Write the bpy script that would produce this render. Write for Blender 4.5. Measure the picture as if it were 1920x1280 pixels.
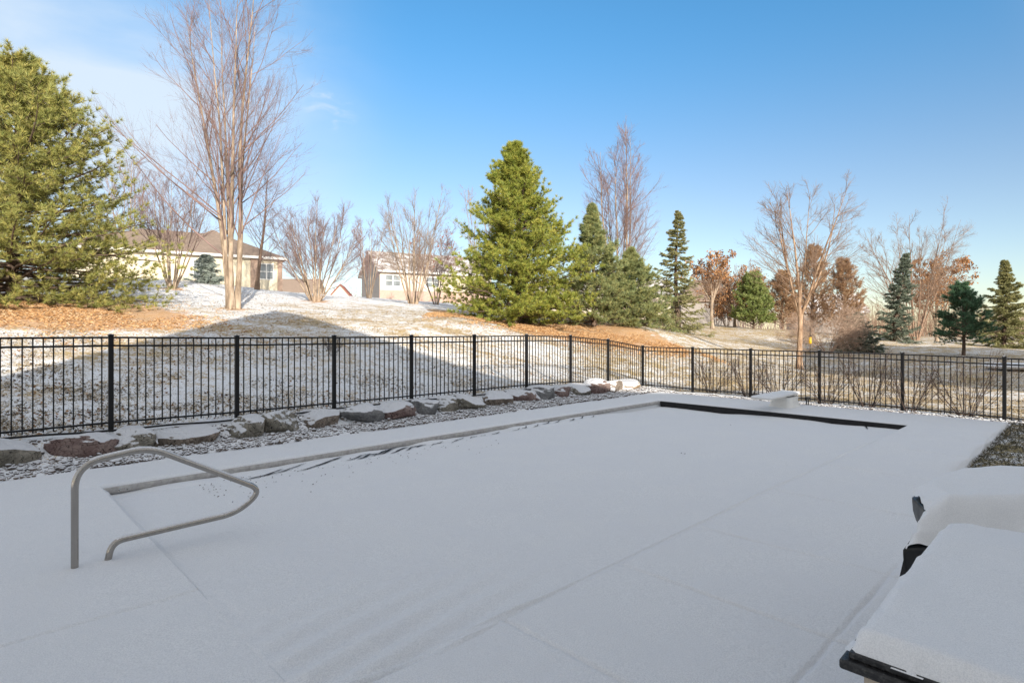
import bpy, math, random
import numpy as np
from math import radians as R

for o in list(bpy.data.objects):
    bpy.data.objects.remove(o)
SC = bpy.context.scene
COL = SC.collection

# ------------------------------------------------------------------ camera
CAMH, FPX, CX, HY = 1.84, 1080.0, 960.0, 620.0
cam = bpy.data.cameras.new('camera')
cam.sensor_width = 36.0
cam.lens = FPX / 1920 * 36
cam.shift_y = -20.0 / 1920
cam.clip_start = 0.05
cam.clip_end = 3000
camo = bpy.data.objects.new('camera', cam)
COL.objects.link(camo)
camo.location = (0, 0, CAMH)
camo.rotation_euler = (R(90), 0, 0)
SC.camera = camo

# ------------------------------------------------------------------ light
SUN_D = np.array([-.355, .935])            # horizontal way the shadows fall
SUN_T = .29                                # tangent of the sun's elevation
SUN_EL = math.atan(SUN_T)
SUN_AZ = math.atan2(-SUN_D[0], -SUN_D[1])  # clockwise from +Y
SKY_STRENGTH, SUN_STRENGTH, EXPOSURE = .127, 5.0, .58

w = bpy.data.worlds.new("World")
SC.world = w
w.use_nodes = True
nt = w.node_tree
for n in list(nt.nodes):
    nt.nodes.remove(n)


def N(tree, typ, **kw):
    n = tree.nodes.new(typ)
    for k, v in kw.items():
        if k.startswith('i_'):
            n.inputs[k[2:].replace('_', ' ')].default_value = v
        else:
            setattr(n, k, v)
    return n


def L(tree, a, b):
    tree.links.new(a, b)


sky = N(nt, 'ShaderNodeTexSky', sky_type='NISHITA', sun_disc=False)
sky.sun_elevation = SUN_EL
sky.sun_rotation = SUN_AZ
sky.air_density = 1.0
sky.dust_density = .35
sky.ozone_density = 1.6
sky.altitude = 250
bg = N(nt, 'ShaderNodeBackground')
bg.inputs[1].default_value = SKY_STRENGTH
out = N(nt, 'ShaderNodeOutputWorld')
# thin wispy cloud upper left, in sky direction space
tc = N(nt, 'ShaderNodeTexCoord')
mp = N(nt, 'ShaderNodeMapping')
mp.inputs['Scale'].default_value = (1.5, 1.5, 4.5)
L(nt, tc.outputs['Generated'], mp.inputs['Vector'])
nz = N(nt, 'ShaderNodeTexNoise')
nz.inputs['Scale'].default_value = 1.7
nz.inputs['Detail'].default_value = 7
nz.inputs['Roughness'].default_value = .5
nz.inputs['Distortion'].default_value = .35
L(nt, mp.outputs[0], nz.inputs['Vector'])


def cloud_patch(center, inner, outer):
    c = np.array(center, float)
    c /= np.linalg.norm(c)
    d = N(nt, 'ShaderNodeVectorMath', operation='DOT_PRODUCT')
    L(nt, tc.outputs['Generated'], d.inputs[0])
    d.inputs[1].default_value = tuple(c)
    m = N(nt, 'ShaderNodeMapRange', interpolation_type='SMOOTHERSTEP')
    m.inputs[1].default_value = math.cos(R(outer))
    m.inputs[2].default_value = math.cos(R(inner))
    L(nt, d.outputs['Value'], m.inputs[0])
    return m.outputs[0]


def madd(a, b, op='MULTIPLY'):
    m = N(nt, 'ShaderNodeMath', operation=op)
    for i, s in enumerate((a, b)):
        if isinstance(s, (int, float)):
            m.inputs[i].default_value = s
        else:
            L(nt, s, m.inputs[i])
    return m.outputs[0]


p1 = cloud_patch((-.95, 1, .46), 2, 34)
p2 = cloud_patch((-.78, 1, .34), 2, 15)
pm = madd(p1, madd(p2, .55), 'ADD')
mr = N(nt, 'ShaderNodeMapRange', interpolation_type='SMOOTHSTEP')
mr.inputs[1].default_value = .12
mr.inputs[2].default_value = .78
L(nt, nz.outputs[0], mr.inputs[0])
# deeper blue towards the zenith; added warm fill outside the view lifts shaded snow
sx = N(nt, 'ShaderNodeSeparateXYZ')
L(nt, tc.outputs['Generated'], sx.inputs[0])
zr = N(nt, 'ShaderNodeMapRange', interpolation_type='SMOOTHSTEP')
zr.inputs[1].default_value = .16
zr.inputs[2].default_value = .50
L(nt, sx.outputs[2], zr.inputs[0])
tint = N(nt, 'ShaderNodeMix', data_type='RGBA')
L(nt, zr.outputs[0], tint.inputs[0])
tint.inputs[6].default_value = (.93, .915, .955, 1)
tint.inputs[7].default_value = (.52, 1.03, 1.25, 1)
hs = N(nt, 'ShaderNodeMix', data_type='RGBA', blend_type='MULTIPLY')
hs.inputs[0].default_value = 1
L(nt, sky.outputs[0], hs.inputs[6])
L(nt, tint.outputs[2], hs.inputs[7])
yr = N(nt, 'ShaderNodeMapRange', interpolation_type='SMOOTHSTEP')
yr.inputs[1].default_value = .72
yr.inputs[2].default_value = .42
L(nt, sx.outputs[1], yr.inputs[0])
fill_glow = madd(yr.outputs[0], madd(madd(nz.outputs[0], .55), .43, 'ADD'))  # strength of the added fill, broken up by noise
p3 = cloud_patch((-.315, 1, .394), .2, 3.0)
n3w = N(nt, 'ShaderNodeTexNoise')
n3w.inputs['Scale'].default_value = 14
n3w.inputs['Detail'].default_value = 6
n3w.inputs['Distortion'].default_value = .8
L(nt, mp.outputs[0], n3w.inputs['Vector'])
mr3 = N(nt, 'ShaderNodeMapRange', interpolation_type='SMOOTHSTEP')
mr3.inputs[1].default_value = .48
mr3.inputs[2].default_value = .75
L(nt, n3w.outputs[0], mr3.inputs[0])
cf = madd(madd(madd(pm, mr.outputs[0]), .72), madd(madd(p3, mr3.outputs[0]), .36), 'ADD')
cl = N(nt, 'ShaderNodeClamp')
cl.inputs['Max'].default_value = .85
L(nt, cf, cl.inputs[0])
mc = N(nt, 'ShaderNodeMix', data_type='RGBA')
L(nt, cl.outputs[0], mc.inputs[0])
L(nt, hs.outputs[2], mc.inputs[6])
mc.inputs[7].default_value = (4.2, 4.75, 5.3, 1)
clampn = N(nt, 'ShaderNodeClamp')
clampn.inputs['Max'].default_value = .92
L(nt, fill_glow, clampn.inputs[0])
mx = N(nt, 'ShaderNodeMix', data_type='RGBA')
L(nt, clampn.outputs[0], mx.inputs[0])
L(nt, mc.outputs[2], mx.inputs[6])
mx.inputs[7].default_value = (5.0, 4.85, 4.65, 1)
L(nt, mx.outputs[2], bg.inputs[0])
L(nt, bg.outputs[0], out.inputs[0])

sl = bpy.data.lights.new('sun', 'SUN')
sl.energy = SUN_STRENGTH
sl.angle = R(.53)
sl.color = (1.0, .92, .80)
so = bpy.data.objects.new('sun', sl)
COL.objects.link(so)
so.rotation_euler = (math.pi / 2 - SUN_EL, 0, math.atan2(SUN_D[1], SUN_D[0]) - math.pi / 2)
so.location = (20, -50, 30)

SC.render.engine = 'CYCLES'
SC.view_settings.view_transform = 'Standard'
SC.view_settings.look = 'None'
SC.view_settings.gamma = 1
SC.view_settings.exposure = EXPOSURE
SC.cycles.max_bounces = 8

# ------------------------------------------------------------------ frames
ANG = R(44.2)
U = np.array([math.cos(ANG), math.sin(ANG)])   # along the pool
V = np.array([-math.sin(ANG), math.cos(ANG)])  # across the pool, away from the house


def ab(a, b):
    return a * U[0] + b * V[0], a * U[1] + b * V[1]


def pix(px, py, Y):
    return np.array([(px - CX) / FPX * Y, Y, CAMH - (py - HY) / FPX * Y])


def flat(px, py, z=0.0):
    Y = (CAMH - z) * FPX / (py - HY)
    return np.array([(px - CX) / FPX * Y, Y, z])


def pq(p, q):
    return p * -(-SUN_D[1]) + q * SUN_D[0], p * -SUN_D[0] + q * SUN_D[1]


# ------------------------------------------------------------------ noise
def vnoise(x, y, seed=0):
    xi = np.floor(x).astype(np.int64)
    yi = np.floor(y).astype(np.int64)
    fx = x - xi
    fy = y - yi
    fx = fx * fx * (3 - 2 * fx)
    fy = fy * fy * (3 - 2 * fy)

    def h(i, j):
        n = (i * 374761393 + j * 668265263 + seed * 974711) & 0x7fffffff
        n = ((n ^ (n >> 13)) * 1274126177) & 0x7fffffff
        n = n ^ (n >> 16)
        return (n & 0xffff) / 65535.0
    return (h(xi, yi) * (1 - fx) * (1 - fy) + h(xi + 1, yi) * fx * (1 - fy)
            + h(xi, yi + 1) * (1 - fx) * fy + h(xi + 1, yi + 1) * fx * fy) * 2 - 1


def fbm(x, y, seed=0, oct=4):
    s = 0
    a = 1.0
    for k in range(oct):
        s = s + a * vnoise(x * 2 ** k + 17.3 * k, y * 2 ** k - 9.1 * k, seed + k)
        a *= .5
    return s


def sst(e0, e1, x):
    t = np.clip((x - e0) / (e1 - e0), 0, 1)
    return t * t * (3 - 2 * t)


# ------------------------------------------------------------------ mesh helpers
def np_mesh(name, Vt, Fs, mat=None, parent=None, smooth=True, loc=None):
    me = bpy.data.meshes.new(name)
    Vt = np.ascontiguousarray(Vt, dtype=np.float32)
    me.vertices.add(len(Vt))
    me.vertices.foreach_set('co', Vt.ravel())
    if isinstance(Fs, np.ndarray):
        Fs = [Fs]
    Fs = [np.asarray(f, dtype=np.int32) for f in Fs if len(f)]
    idx = np.concatenate([f.ravel() for f in Fs])
    tot = np.concatenate([np.full(len(f), f.shape[1], np.int32) for f in Fs])
    st = np.concatenate([[0], np.cumsum(tot)[:-1]]).astype(np.int32)
    me.loops.add(len(idx))
    me.loops.foreach_set('vertex_index', idx)
    me.polygons.add(len(tot))
    me.polygons.foreach_set('loop_start', st)
    me.polygons.foreach_set('use_smooth', np.full(len(tot), smooth, bool))
    me.update(calc_edges=True)
    o = bpy.data.objects.new(name, me)
    COL.objects.link(o)
    if mat is not None:
        for m in (mat if isinstance(mat, (list, tuple)) else [mat]):
            me.materials.append(m)
    if parent is not None:
        o.parent = parent
    if loc is not None:
        o.location = loc
    return o


def tag(o, label=None, cat=None, group=None, kind=None):
    if label:
        o['label'] = label
    if cat:
        o['category'] = cat
    if group:
        o['group'] = group
    if kind:
        o['kind'] = kind
    return o


def empty(name, loc, label, cat, group=None, rz=0.0):
    o = bpy.data.objects.new(name, None)
    COL.objects.link(o)
    o.empty_display_size = .2
    o.location = tuple(float(c) for c in loc)
    o.rotation_euler = (0, 0, rz)
    tag(o, label, cat, group)
    return o


class MB:
    """collects polygons"""

    def __init__(s):
        s.v = []
        s.f = {}

    def add(s, verts, faces):
        b = len(s.v)
        s.v.extend([tuple(map(float, p)) for p in verts])
        for f in faces:
            s.f.setdefault(len(f), []).append([b + i for i in f])

    def box(s, x0, x1, y0, y1, z0, z1):
        s.add([(x0, y0, z0), (x1, y0, z0), (x1, y1, z0), (x0, y1, z0),
               (x0, y0, z1), (x1, y0, z1), (x1, y1, z1), (x0, y1, z1)],
              [(0, 3, 2, 1), (4, 5, 6, 7), (0, 1, 5, 4), (1, 2, 6, 5), (2, 3, 7, 6), (3, 0, 4, 7)])

    def bar(s, p0, p1, wx, wz):
        """rectangular bar from p0 to p1, width wx sideways, wz upright"""
        p0 = np.array(p0, float)
        p1 = np.array(p1, float)
        d = p1 - p0
        d /= np.linalg.norm(d)
        if abs(d[2]) > .95:
            sd = np.array([1.0, 0, 0])
        else:
            sd = np.cross(d, [0, 0, 1.0])
            sd /= np.linalg.norm(sd)
        up = np.cross(sd, d)
        c = []
        for p in (p0, p1):
            for i, j in ((-1, -1), (1, -1), (1, 1), (-1, 1)):
                c.append(p + sd * wx / 2 * i + up * wz / 2 * j)
        s.add(c, [(0, 1, 2, 3), (7, 6, 5, 4), (0, 4, 5, 1), (1, 5, 6, 2), (2, 6, 7, 3), (3, 7, 4, 0)])

    def build(s, name, mat, parent=None, smooth=False, bevel=0, loc=None):
        o = np_mesh(name, np.array(s.v), [np.array(f) for f in s.f.values()], mat, parent, smooth, loc)
        if bevel:
            m = o.modifiers.new('bevel', 'BEVEL')
            m.width = bevel
            m.segments = 2
            m.limit_method = 'ANGLE'
        return o


def unit(v):
    return v / np.maximum(np.linalg.norm(v, axis=-1, keepdims=True), 1e-9)


class Tubes:
    """batches of polylines -> one mesh"""

    def __init__(s):
        s.V = []
        s.F = []
        s.n = 0

    def add(s, P, r, k=4):
        P = np.asarray(P, float)
        r = np.asarray(r, float)
        if P.ndim == 2:
            P = P[None]
            r = r[None]
        M, n, _ = P.shape
        T = np.empty_like(P)
        T[:, 1:-1] = P[:, 2:] - P[:, :-2]
        T[:, 0] = P[:, 1] - P[:, 0]
        T[:, -1] = P[:, -1] - P[:, -2]
        T = unit(T)
        ax = np.abs(P[:, -1] - P[:, 0])
        ref = np.eye(3)[np.argmin(ax, axis=1)][:, None, :]
        A = unit(np.cross(T, ref))
        B = np.cross(T, A)
        th = np.arange(k) / k * 2 * math.pi
        ring = (P[:, :, None, :] + r[:, :, None, None] * (np.cos(th)[None, None, :, None] * A[:, :, None, :]
                                                         + np.sin(th)[None, None, :, None] * B[:, :, None, :]))
        s.V.append(ring.reshape(-1, 3))
        base = s.n + (np.arange(M) * n * k)[:, None, None] + (np.arange(n - 1) * k)[None, :, None]
        j = np.arange(k)
        j2 = (j + 1) % k
        q = np.stack([base + j, base + j2, base + j2 + k, base + j + k], axis=-1)
        s.F.append(q.reshape(-1, 4))
        s.n += M * n * k

    def build(s, name, mat, parent=None, loc=None):
        return np_mesh(name, np.concatenate(s.V), np.concatenate(s.F), mat, parent, True, loc)


def grow(rng, P0, D, Ln, n, wander, trop):
    """polylines from P0 along D, bending by wander and towards trop (vector)"""
    M = len(P0)
    P = np.empty((M, n, 3))
    P[:, 0] = P0
    d = unit(D)
    st = (Ln / (n - 1))[:, None]
    for i in range(1, n):
        d = unit(d + wander * rng.normal(size=(M, 3)) + np.asarray(trop))
        P[:, i] = P[:, i - 1] + d * st
    return P


def sample(P, t):
    """points, tangents at t (M,c) along polylines P (M,n,3)"""
    M, n, _ = P.shape
    f = t * (n - 1)
    i = np.clip(np.floor(f).astype(int), 0, n - 2)
    fr = (f - i)[..., None]
    m = np.arange(M)[:, None]
    a = P[m, i]
    b = P[m, i + 1]
    return a + (b - a) * fr, unit(b - a)


def offshoot(rng, T, amin, amax):
    ref = rng.normal(size=T.shape)
    S = unit(np.cross(T, ref))
    a = rng.uniform(amin, amax, T.shape[:-1])[..., None]
    return np.cos(a) * T + np.sin(a) * S


def blades(rng, C, D, m, ln, wd, c0, c1, quad=False):
    """m thin blades round each centre C in a cone about D; triangles (needles) or diamonds (leaves)"""
    C = np.repeat(C, m, axis=0)
    D = np.repeat(unit(D), m, axis=0)
    d = offshoot(rng, D, c0, c1)
    s = unit(np.cross(d, rng.normal(size=d.shape)))
    l = (ln * rng.uniform(.7, 1.2, len(C)))[:, None]
    n = len(C)
    if quad:
        w_ = (wd * rng.uniform(.7, 1.2, len(C)))[:, None]
        Vt = np.stack([C, C + d * l * .5 + s * w_, C + d * l, C + d * l * .5 - s * w_], axis=1).reshape(-1, 3)
        return Vt, np.arange(n * 4).reshape(n, 4)
    Vt = np.stack([C - s * wd / 2, C + s * wd / 2, C + d * l], axis=1).reshape(-1, 3)
    return Vt, np.arange(n * 3).reshape(n, 3)


# ------------------------------------------------------------------ materials
MATS = {}


class MT:
    def __init__(s, name):
        s.m = bpy.data.materials.new(name)
        s.m.use_nodes = True
        s.t = s.m.node_tree
        s.b = s.t.nodes['Principled BSDF']
        MATS[name] = s.m
        s.co = None

    def coord(s, kind='Object'):
        if s.co is None:
            s.co = N(s.t, 'ShaderNodeTexCoord')
        return s.co.outputs[kind]

    def noise(s, scale, detail=4, rough=.55, vec=None, stretch=None, dist=0.0):
        n = N(s.t, 'ShaderNodeTexNoise')
        n.inputs['Scale'].default_value = scale
        n.inputs['Detail'].default_value = detail
        n.inputs['Roughness'].default_value = rough
        n.inputs['Distortion'].default_value = dist
        v = vec if vec is not None else s.coord()
        if stretch:
            mp_ = N(s.t, 'ShaderNodeMapping')
            mp_.inputs['Scale'].default_value = stretch
            L(s.t, v, mp_.inputs['Vector'])
            v = mp_.outputs[0]
        L(s.t, v, n.inputs['Vector'])
        return n.outputs[0]

    def ramp(s, fac, stops):
        r = N(s.t, 'ShaderNodeValToRGB')
        el = r.color_ramp.elements
        while len(el) < len(stops):
            el.new(.5)
        for e, (p, c) in zip(el, stops):
            e.position = p
            e.color = (*c, 1) if len(c) == 3 else c
        L(s.t, fac, r.inputs[0])
        return r.outputs[0]

    def mix(s, fac, a, b):
        m = N(s.t, 'ShaderNodeMix', data_type='RGBA')
        for i, x in ((0, fac), (6, a), (7, b)):
            if isinstance(x, tuple):
                m.inputs[i].default_value = (*x, 1)
            elif isinstance(x, (int, float)):
                m.inputs[i].default_value = x
            else:
                L(s.t, x, m.inputs[i])
        return m.outputs[2]

    def math(s, op, a, b=0.0, c=None):
        m = N(s.t, 'ShaderNodeMath', operation=op)
        for i, x in enumerate((a, b) if c is None else (a, b, c)):
            if isinstance(x, (int, float)):
                m.inputs[i].default_value = x
            else:
                L(s.t, x, m.inputs[i])
        return m.outputs[0]

    def rng(s, x, a, b, c=0.0, d=1.0):
        m = N(s.t, 'ShaderNodeMapRange', interpolation_type='SMOOTHSTEP')
        for i, q in enumerate((x, a, b, c, d)):
            if isinstance(q, (int, float)):
                m.inputs[i].default_value = q
            else:
                L(s.t, q, m.inputs[i])
        return m.outputs[0]

    def island(s):
        return N(s.t, 'ShaderNodeNewGeometry').outputs['Random Per Island']

    def normal_z(s):
        g = N(s.t, 'ShaderNodeNewGeometry')
        x = N(s.t, 'ShaderNodeSeparateXYZ')
        L(s.t, g.outputs['Normal'], x.inputs[0])
        return x.outputs[2]

    def attr(s, name):
        a = N(s.t, 'ShaderNodeAttribute', attribute_name=name)
        x = N(s.t, 'ShaderNodeSeparateColor')
        L(s.t, a.outputs['Color'], x.inputs[0])
        return x.outputs

    def color(s, c):
        if isinstance(c, tuple):
            s.b.inputs['Base Color'].default_value = (*c, 1)
        else:
            L(s.t, c, s.b.inputs['Base Color'])
        return s

    def rough(s, r, spec=.3, metal=0.0):
        s.b.inputs['Roughness'].default_value = r
        s.b.inputs['Specular IOR Level'].default_value = spec
        s.b.inputs['Metallic'].default_value = metal
        return s

    def bump(s, h, strength=.4, dist=.02):
        n = N(s.t, 'ShaderNodeBump')
        n.inputs['Strength'].default_value = strength
        n.inputs['Distance'].default_value = dist
        L(s.t, h, n.inputs['Height'])
        L(s.t, n.outputs[0], s.b.inputs['Normal'])
        return s


SNOW = (.80, .80, .82)


def m_snow(name, grain=120, bump=.85):
    m = MT(name)
    f = m.noise(grain, 3, .7)
    c = m.noise(1.6, 4, .5)
    col = m.mix(m.rng(f, .36, .62), (.70, .705, .72), (.86, .86, .865))
    col = m.mix(m.rng(c, .3, .7, 0, .5), col, (.76, .765, .79))
    m.color(col).rough(.9, .15)
    m.bump(m.math('ADD', m.noise(grain * .8, 3, .8), m.math('MULTIPLY', m.noise(14, 4), 1.4)), bump, .013)
    return m.m


M_SNOW = m_snow('snow')
M_SNOW_F = m_snow('fine_snow', 330, .4)


def m_plain(name, c, rough=.6, spec=.3, metal=0., var=.12, scale=8, bmp=0.):
    m = MT(name)
    n = m.noise(scale, 5)
    lo = tuple(x * (1 - var) for x in c)
    hi = tuple(min(1, x * (1 + var)) for x in c)
    m.color(m.mix(m.rng(n, .3, .7), lo, hi)).rough(rough, spec, metal)
    if bmp:
        m.bump(m.noise(scale * 4, 5), bmp, .01)
    return m.m


def m_bark(name, a, b, scale=6):
    m = MT(name)
    n = m.noise(scale, 6, .65, stretch=(1, 1, .25))
    m.color(m.mix(m.rng(n, .3, .7), a, b)).rough(.85, .15)
    m.bump(m.noise(scale * 3, 6, .7, stretch=(1, 1, .2)), .8, .03)
    return m.m


def m_needle(name, stops):
    m = MT(name)
    c = m.ramp(m.island(), stops)
    n = m.noise(2.2, 4)
    c2 = m.mix(m.rng(n, .35, .65, 0, .6), c, stops[0][1])
    m.color(c2).rough(.5, .35)
    # thin needles let a little light through
    tr = N(m.t, 'ShaderNodeBsdfTranslucent')
    L(m.t, c2, tr.inputs[0])
    ms = N(m.t, 'ShaderNodeMixShader')
    ms.inputs[0].default_value = .25
    L(m.t, m.b.outputs[0], ms.inputs[1])
    L(m.t, tr.outputs[0], ms.inputs[2])
    L(m.t, ms.outputs[0], m.t.nodes['Material Output'].inputs[0])
    return m.m


M_PINE = m_needle('pine_needles', [(0, (0.187, 0.23, 0.067)), (0.5, (0.409, 0.377, 0.106)), (1, (0.6, 0.513, 0.168))])
M_PINE_Y = m_needle('yellow_green_needles', [(0, (0.155, 0.222, 0.043)), (0.5, (0.387, 0.397, 0.07)), (1, (0.6, 0.514, 0.118))])
M_PINE_B = m_needle('blue_green_needles', [(0, (0.163, 0.22, 0.099)), (0.5, (0.328, 0.362, 0.155)), (1, (0.6, 0.517, 0.199))])
M_SPRUCE = m_needle('spruce_needles', [(0, (0.175, 0.194, 0.079)), (0.5, (0.389, 0.353, 0.161)), (1, (0.6, 0.566, 0.27))])
M_SPRUCE_B = m_needle('blue_spruce_needles', [(0, (0.321, 0.383, 0.339)), (0.5, (0.536, 0.6, 0.509)), (1, (0.6, 0.6, 0.6))])
M_SPRUCE_D = m_needle('dark_spruce_needles', [(0, (0.094, 0.136, 0.102)), (0.6, (0.234, 0.276, 0.198)), (1, (0.6, 0.594, 0.469))])
M_WPINE = m_needle('white_pine_needles', [(0, (0.068, 0.146, 0.079)), (0.6, (0.135, 0.247, 0.135)), (1, (0.247, 0.36, 0.225))])
M_CEDAR = m_needle('cedar_foliage', [(0, (0.176, 0.252, 0.076)), (0.5, (0.328, 0.378, 0.126)), (1, (0.504, 0.504, 0.202))])
M_RUST = m_needle('rusty_needles', [(0, (0.263, 0.148, 0.082)), (0.5, (0.506, 0.295, 0.163)), (1, (0.6, 0.476, 0.279))])
M_OAKLEAF = m_needle('brown_leaves', [(0, (0.265, 0.126, 0.059)), (0.5, (0.528, 0.25, 0.102)), (1, (0.6, 0.411, 0.189))])
M_REDLEAF = m_needle('red_leaves', [(0, (.30, .06, .03)), (.5, (.45, .12, .06)), (1, (.5, .2, .1))])
M_BARK = m_bark('tan_bark', (.17, .125, .09), (.48, .375, .28))
M_BARK_D = m_bark('dark_bark', (.07, .05, .038), (.17, .12, .09))
M_BIRCH = m_bark('birch_bark', (.17, .095, .055), (.50, .35, .235), 9)
M_TWIG = m_plain('tan_twigs', (.28, .21, .165), .8, .2, var=.3, scale=2)
M_TWIG_R = m_plain('reddish_twigs', (.235, .16, .145), .8, .2, var=.3, scale=1.5)
M_TWIG_B = m_plain('brown_twigs', (.26, .175, .125), .8, .2, var=.3, scale=3)
M_TWIG_S = m_plain('dark_shrub_twigs', (.085, .06, .05), .8, .2, var=.3, scale=8)
M_BLACK = m_plain('black_powder_coat', (.010, .010, .011), .5, .22, var=.2, scale=40)
M_LINER = m_plain('black_liner', (.012, .011, .012), .55, .3, var=.3, scale=12)


def m_steel():
    m = MT('stainless_steel')
    m.color(m.mix(m.noise(30, 4, stretch=(1, 1, .1)), (.30, .275, .25), (.46, .43, .39))).rough(.13, .5, 1.0)
    return m.m


M_STEEL = m_steel()


def m_concrete():
    m = MT('coping_concrete')
    n = m.noise(14, 6, .7)
    m.color(m.mix(m.rng(n, .3, .7), (.30, .285, .27), (.47, .45, .43))).rough(.9, .1)
    m.bump(m.noise(60, 5), .5, .01)
    return m.m


M_CONC = m_concrete()


def m_ground():
    m = MT('snowy_lawn')
    at = m.attr('cov')                       # R snow cover, G needle litter, B green tint
    v = m.coord('Object')
    fine = m.noise(17, 6, .8, v)
    med = m.noise(2.6, 4, .6, v)
    big = m.noise(.45, 3, .5, v, stretch=(1, 1.6, 1))
    s = m.math('ADD', m.math('MULTIPLY', fine, 2.1), m.math('ADD', m.math('MULTIPLY', med, .85), m.math('MULTIPLY', big, .6)))
    s = m.math('ADD', s, m.math('MULTIPLY', m.math('SUBTRACT', at[0], .5), 1.0))
    snowf = m.rng(s, 1.70, 1.88)
    gn = m.noise(28, 4, .7, v)
    g2 = m.noise(1.1, 3, .6, v)
    grass = m.mix(m.rng(gn, .32, .68), (.20, .14, .075), (.64, .47, .26))
    grass = m.mix(m.rng(g2, .35, .7, 0, .4), grass, (.50, .37, .16))
    grass = m.mix(at[2], grass, (.085, .095, .035))
    mn = m.noise(34, 5, .75, v)
    mul = m.ramp(mn, [(.25, (.22, .105, .045)), (.45, (.50, .28, .135)), (.6, (.62, .40, .22)), (.78, (.72, .55, .36))])
    sn = m.mix(m.rng(m.noise(60, 3, .7, v), .3, .7), (.70, .71, .73), (.84, .84, .85))
    col = m.mix(snowf, grass, sn)
    ml = m.rng(m.math('ADD', at[1], m.math('MULTIPLY', m.math('SUBTRACT', m.noise(3.5, 5, .75, v), .5), 1.9)), .36, .64)
    col = m.mix(m.math('MULTIPLY', ml, .86), col, mul)
    m.color(col).rough(.92, .1)
    m.bump(m.math('ADD', m.math('MULTIPLY', fine, 1.0), m.math('MULTIPLY', gn, .8)), .4, .04)
    return m.m


M_GROUND = m_ground()


def m_rock(name, a, b, c, snow_lo=.54):
    m = MT(name)
    n1 = m.noise(3.5, 6, .65, dist=.6)
    n2 = m.noise(22, 5, .7)
    base = m.mix(m.rng(n1, .32, .68), a, b)
    base = m.mix(m.rng(n2, .45, .75, 0, .6), base, c)
    vo = N(m.t, 'ShaderNodeTexVoronoi', feature='DISTANCE_TO_EDGE')
    vo.inputs['Scale'].default_value = 4.5
    nv = N(m.t, 'ShaderNodeVectorMath', operation='ADD')
    L(m.t, m.coord(), nv.inputs[0])
    cn = N(m.t, 'ShaderNodeTexNoise')
    cn.inputs['Scale'].default_value = 5
    L(m.t, m.coord(), cn.inputs['Vector'])
    L(m.t, cn.outputs['Color'], nv.inputs[1])
    L(m.t, nv.outputs[0], vo.inputs['Vector'])
    crack = m.rng(vo.outputs['Distance'], .0, .05)
    base = m.mix(crack, tuple(x * .45 for x in c), base)
    z = m.math('ADD', m.normal_z(), m.math('MULTIPLY', m.math('SUBTRACT', m.noise(6, 6, .75), .5), .95))
    sf = m.rng(z, snow_lo, snow_lo + .13)
    m.color(m.mix(sf, base, (.80, .80, .82))).rough(.88, .15)
    m.bump(m.math('ADD', n2, m.math('MULTIPLY', n1, 2)), 1.0, .05)
    return m.m


ROCKS = [m_rock('brown_rock', (.16, .13, .105), (.36, .295, .24), (.07, .055, .045)),
         m_rock('grey_rock', (.12, .12, .125), (.25, .245, .24), (.33, .32, .31)),
         m_rock('olive_rock', (.17, .155, .125), (.36, .325, .27), (.075, .07, .055)),
         m_rock('reddish_rock', (.17, .11, .10), (.32, .24, .21), (.085, .05, .05)),
         m_rock('tan_rock', (.36, .25, .16), (.50, .39, .28), (.28, .2, .14))]
M_PEBBLE = m_rock('pebbles', (.08, .065, .06), (.28, .22, .18), (.2, .2, .2), .45)


def m_siding(name, a, n=6.2):
    m = MT(name)
    wv = N(m.t, 'ShaderNodeTexWave', wave_type='BANDS', bands_direction='Z', wave_profile='SAW')
    wv.inputs['Scale'].default_value = 1.55
    L(m.t, m.coord(), wv.inputs['Vector'])
    lo = tuple(x * .9 for x in a)
    m.color(m.mix(m.rng(m.noise(1.3, 4), .3, .7), lo, a)).rough(.7, .2)
    m.bump(wv.outputs['Fac'], .6, .02)
    return m.m


M_CREAM = m_siding('cream_siding', (.74, .66, .50))
M_BEIGE = m_siding('beige_siding', (.66, .58, .48))
M_GREYSIDE_SHADE = m_siding('grey_siding_and_shade', (.33, .30, .28))  # grey walls, and the painted shade on the snow-roofed house's gable
M_TRIM = m_plain('white_trim', (.78, .76, .72), .5, .3, var=.05)
M_DARKGLASS = m_plain('window_glass', (.20, .22, .23), .08, .6, var=.3, scale=1.2)


def m_roof(name, a, b, snow=0.0):
    m = MT(name)
    br = N(m.t, 'ShaderNodeTexBrick')
    br.inputs['Scale'].default_value = 3.5
    br.inputs['Mortar Size'].default_value = .012
    br.inputs['Color1'].default_value = (*a, 1)
    br.inputs['Color2'].default_value = (*b, 1)
    br.inputs['Mortar'].default_value = (*[x * .5 for x in a], 1)
    L(m.t, m.coord(), br.inputs['Vector'])
    n = m.noise(9, 5, .7)
    c = m.mix(m.rng(n, .3, .7, 0, .6), br.outputs['Color'], b)
    if snow:
        c = m.mix(m.rng(m.noise(1.6, 5, .65), .5 - snow * .5, .75 - snow * .5), c, (.80, .79, .80))
    m.color(c).rough(.9, .1)
    m.bump(n, .5, .03)
    return m.m


M_ROOF = m_roof('brown_shingles', (.23, .175, .14), (.32, .245, .195))
M_ROOF_S = m_roof('snowy_shingles', (.24, .20, .17), (.30, .25, .22), .15)
M_ROOF_R = m_roof('red_shingles', (.24, .09, .07), (.30, .12, .09))


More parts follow.
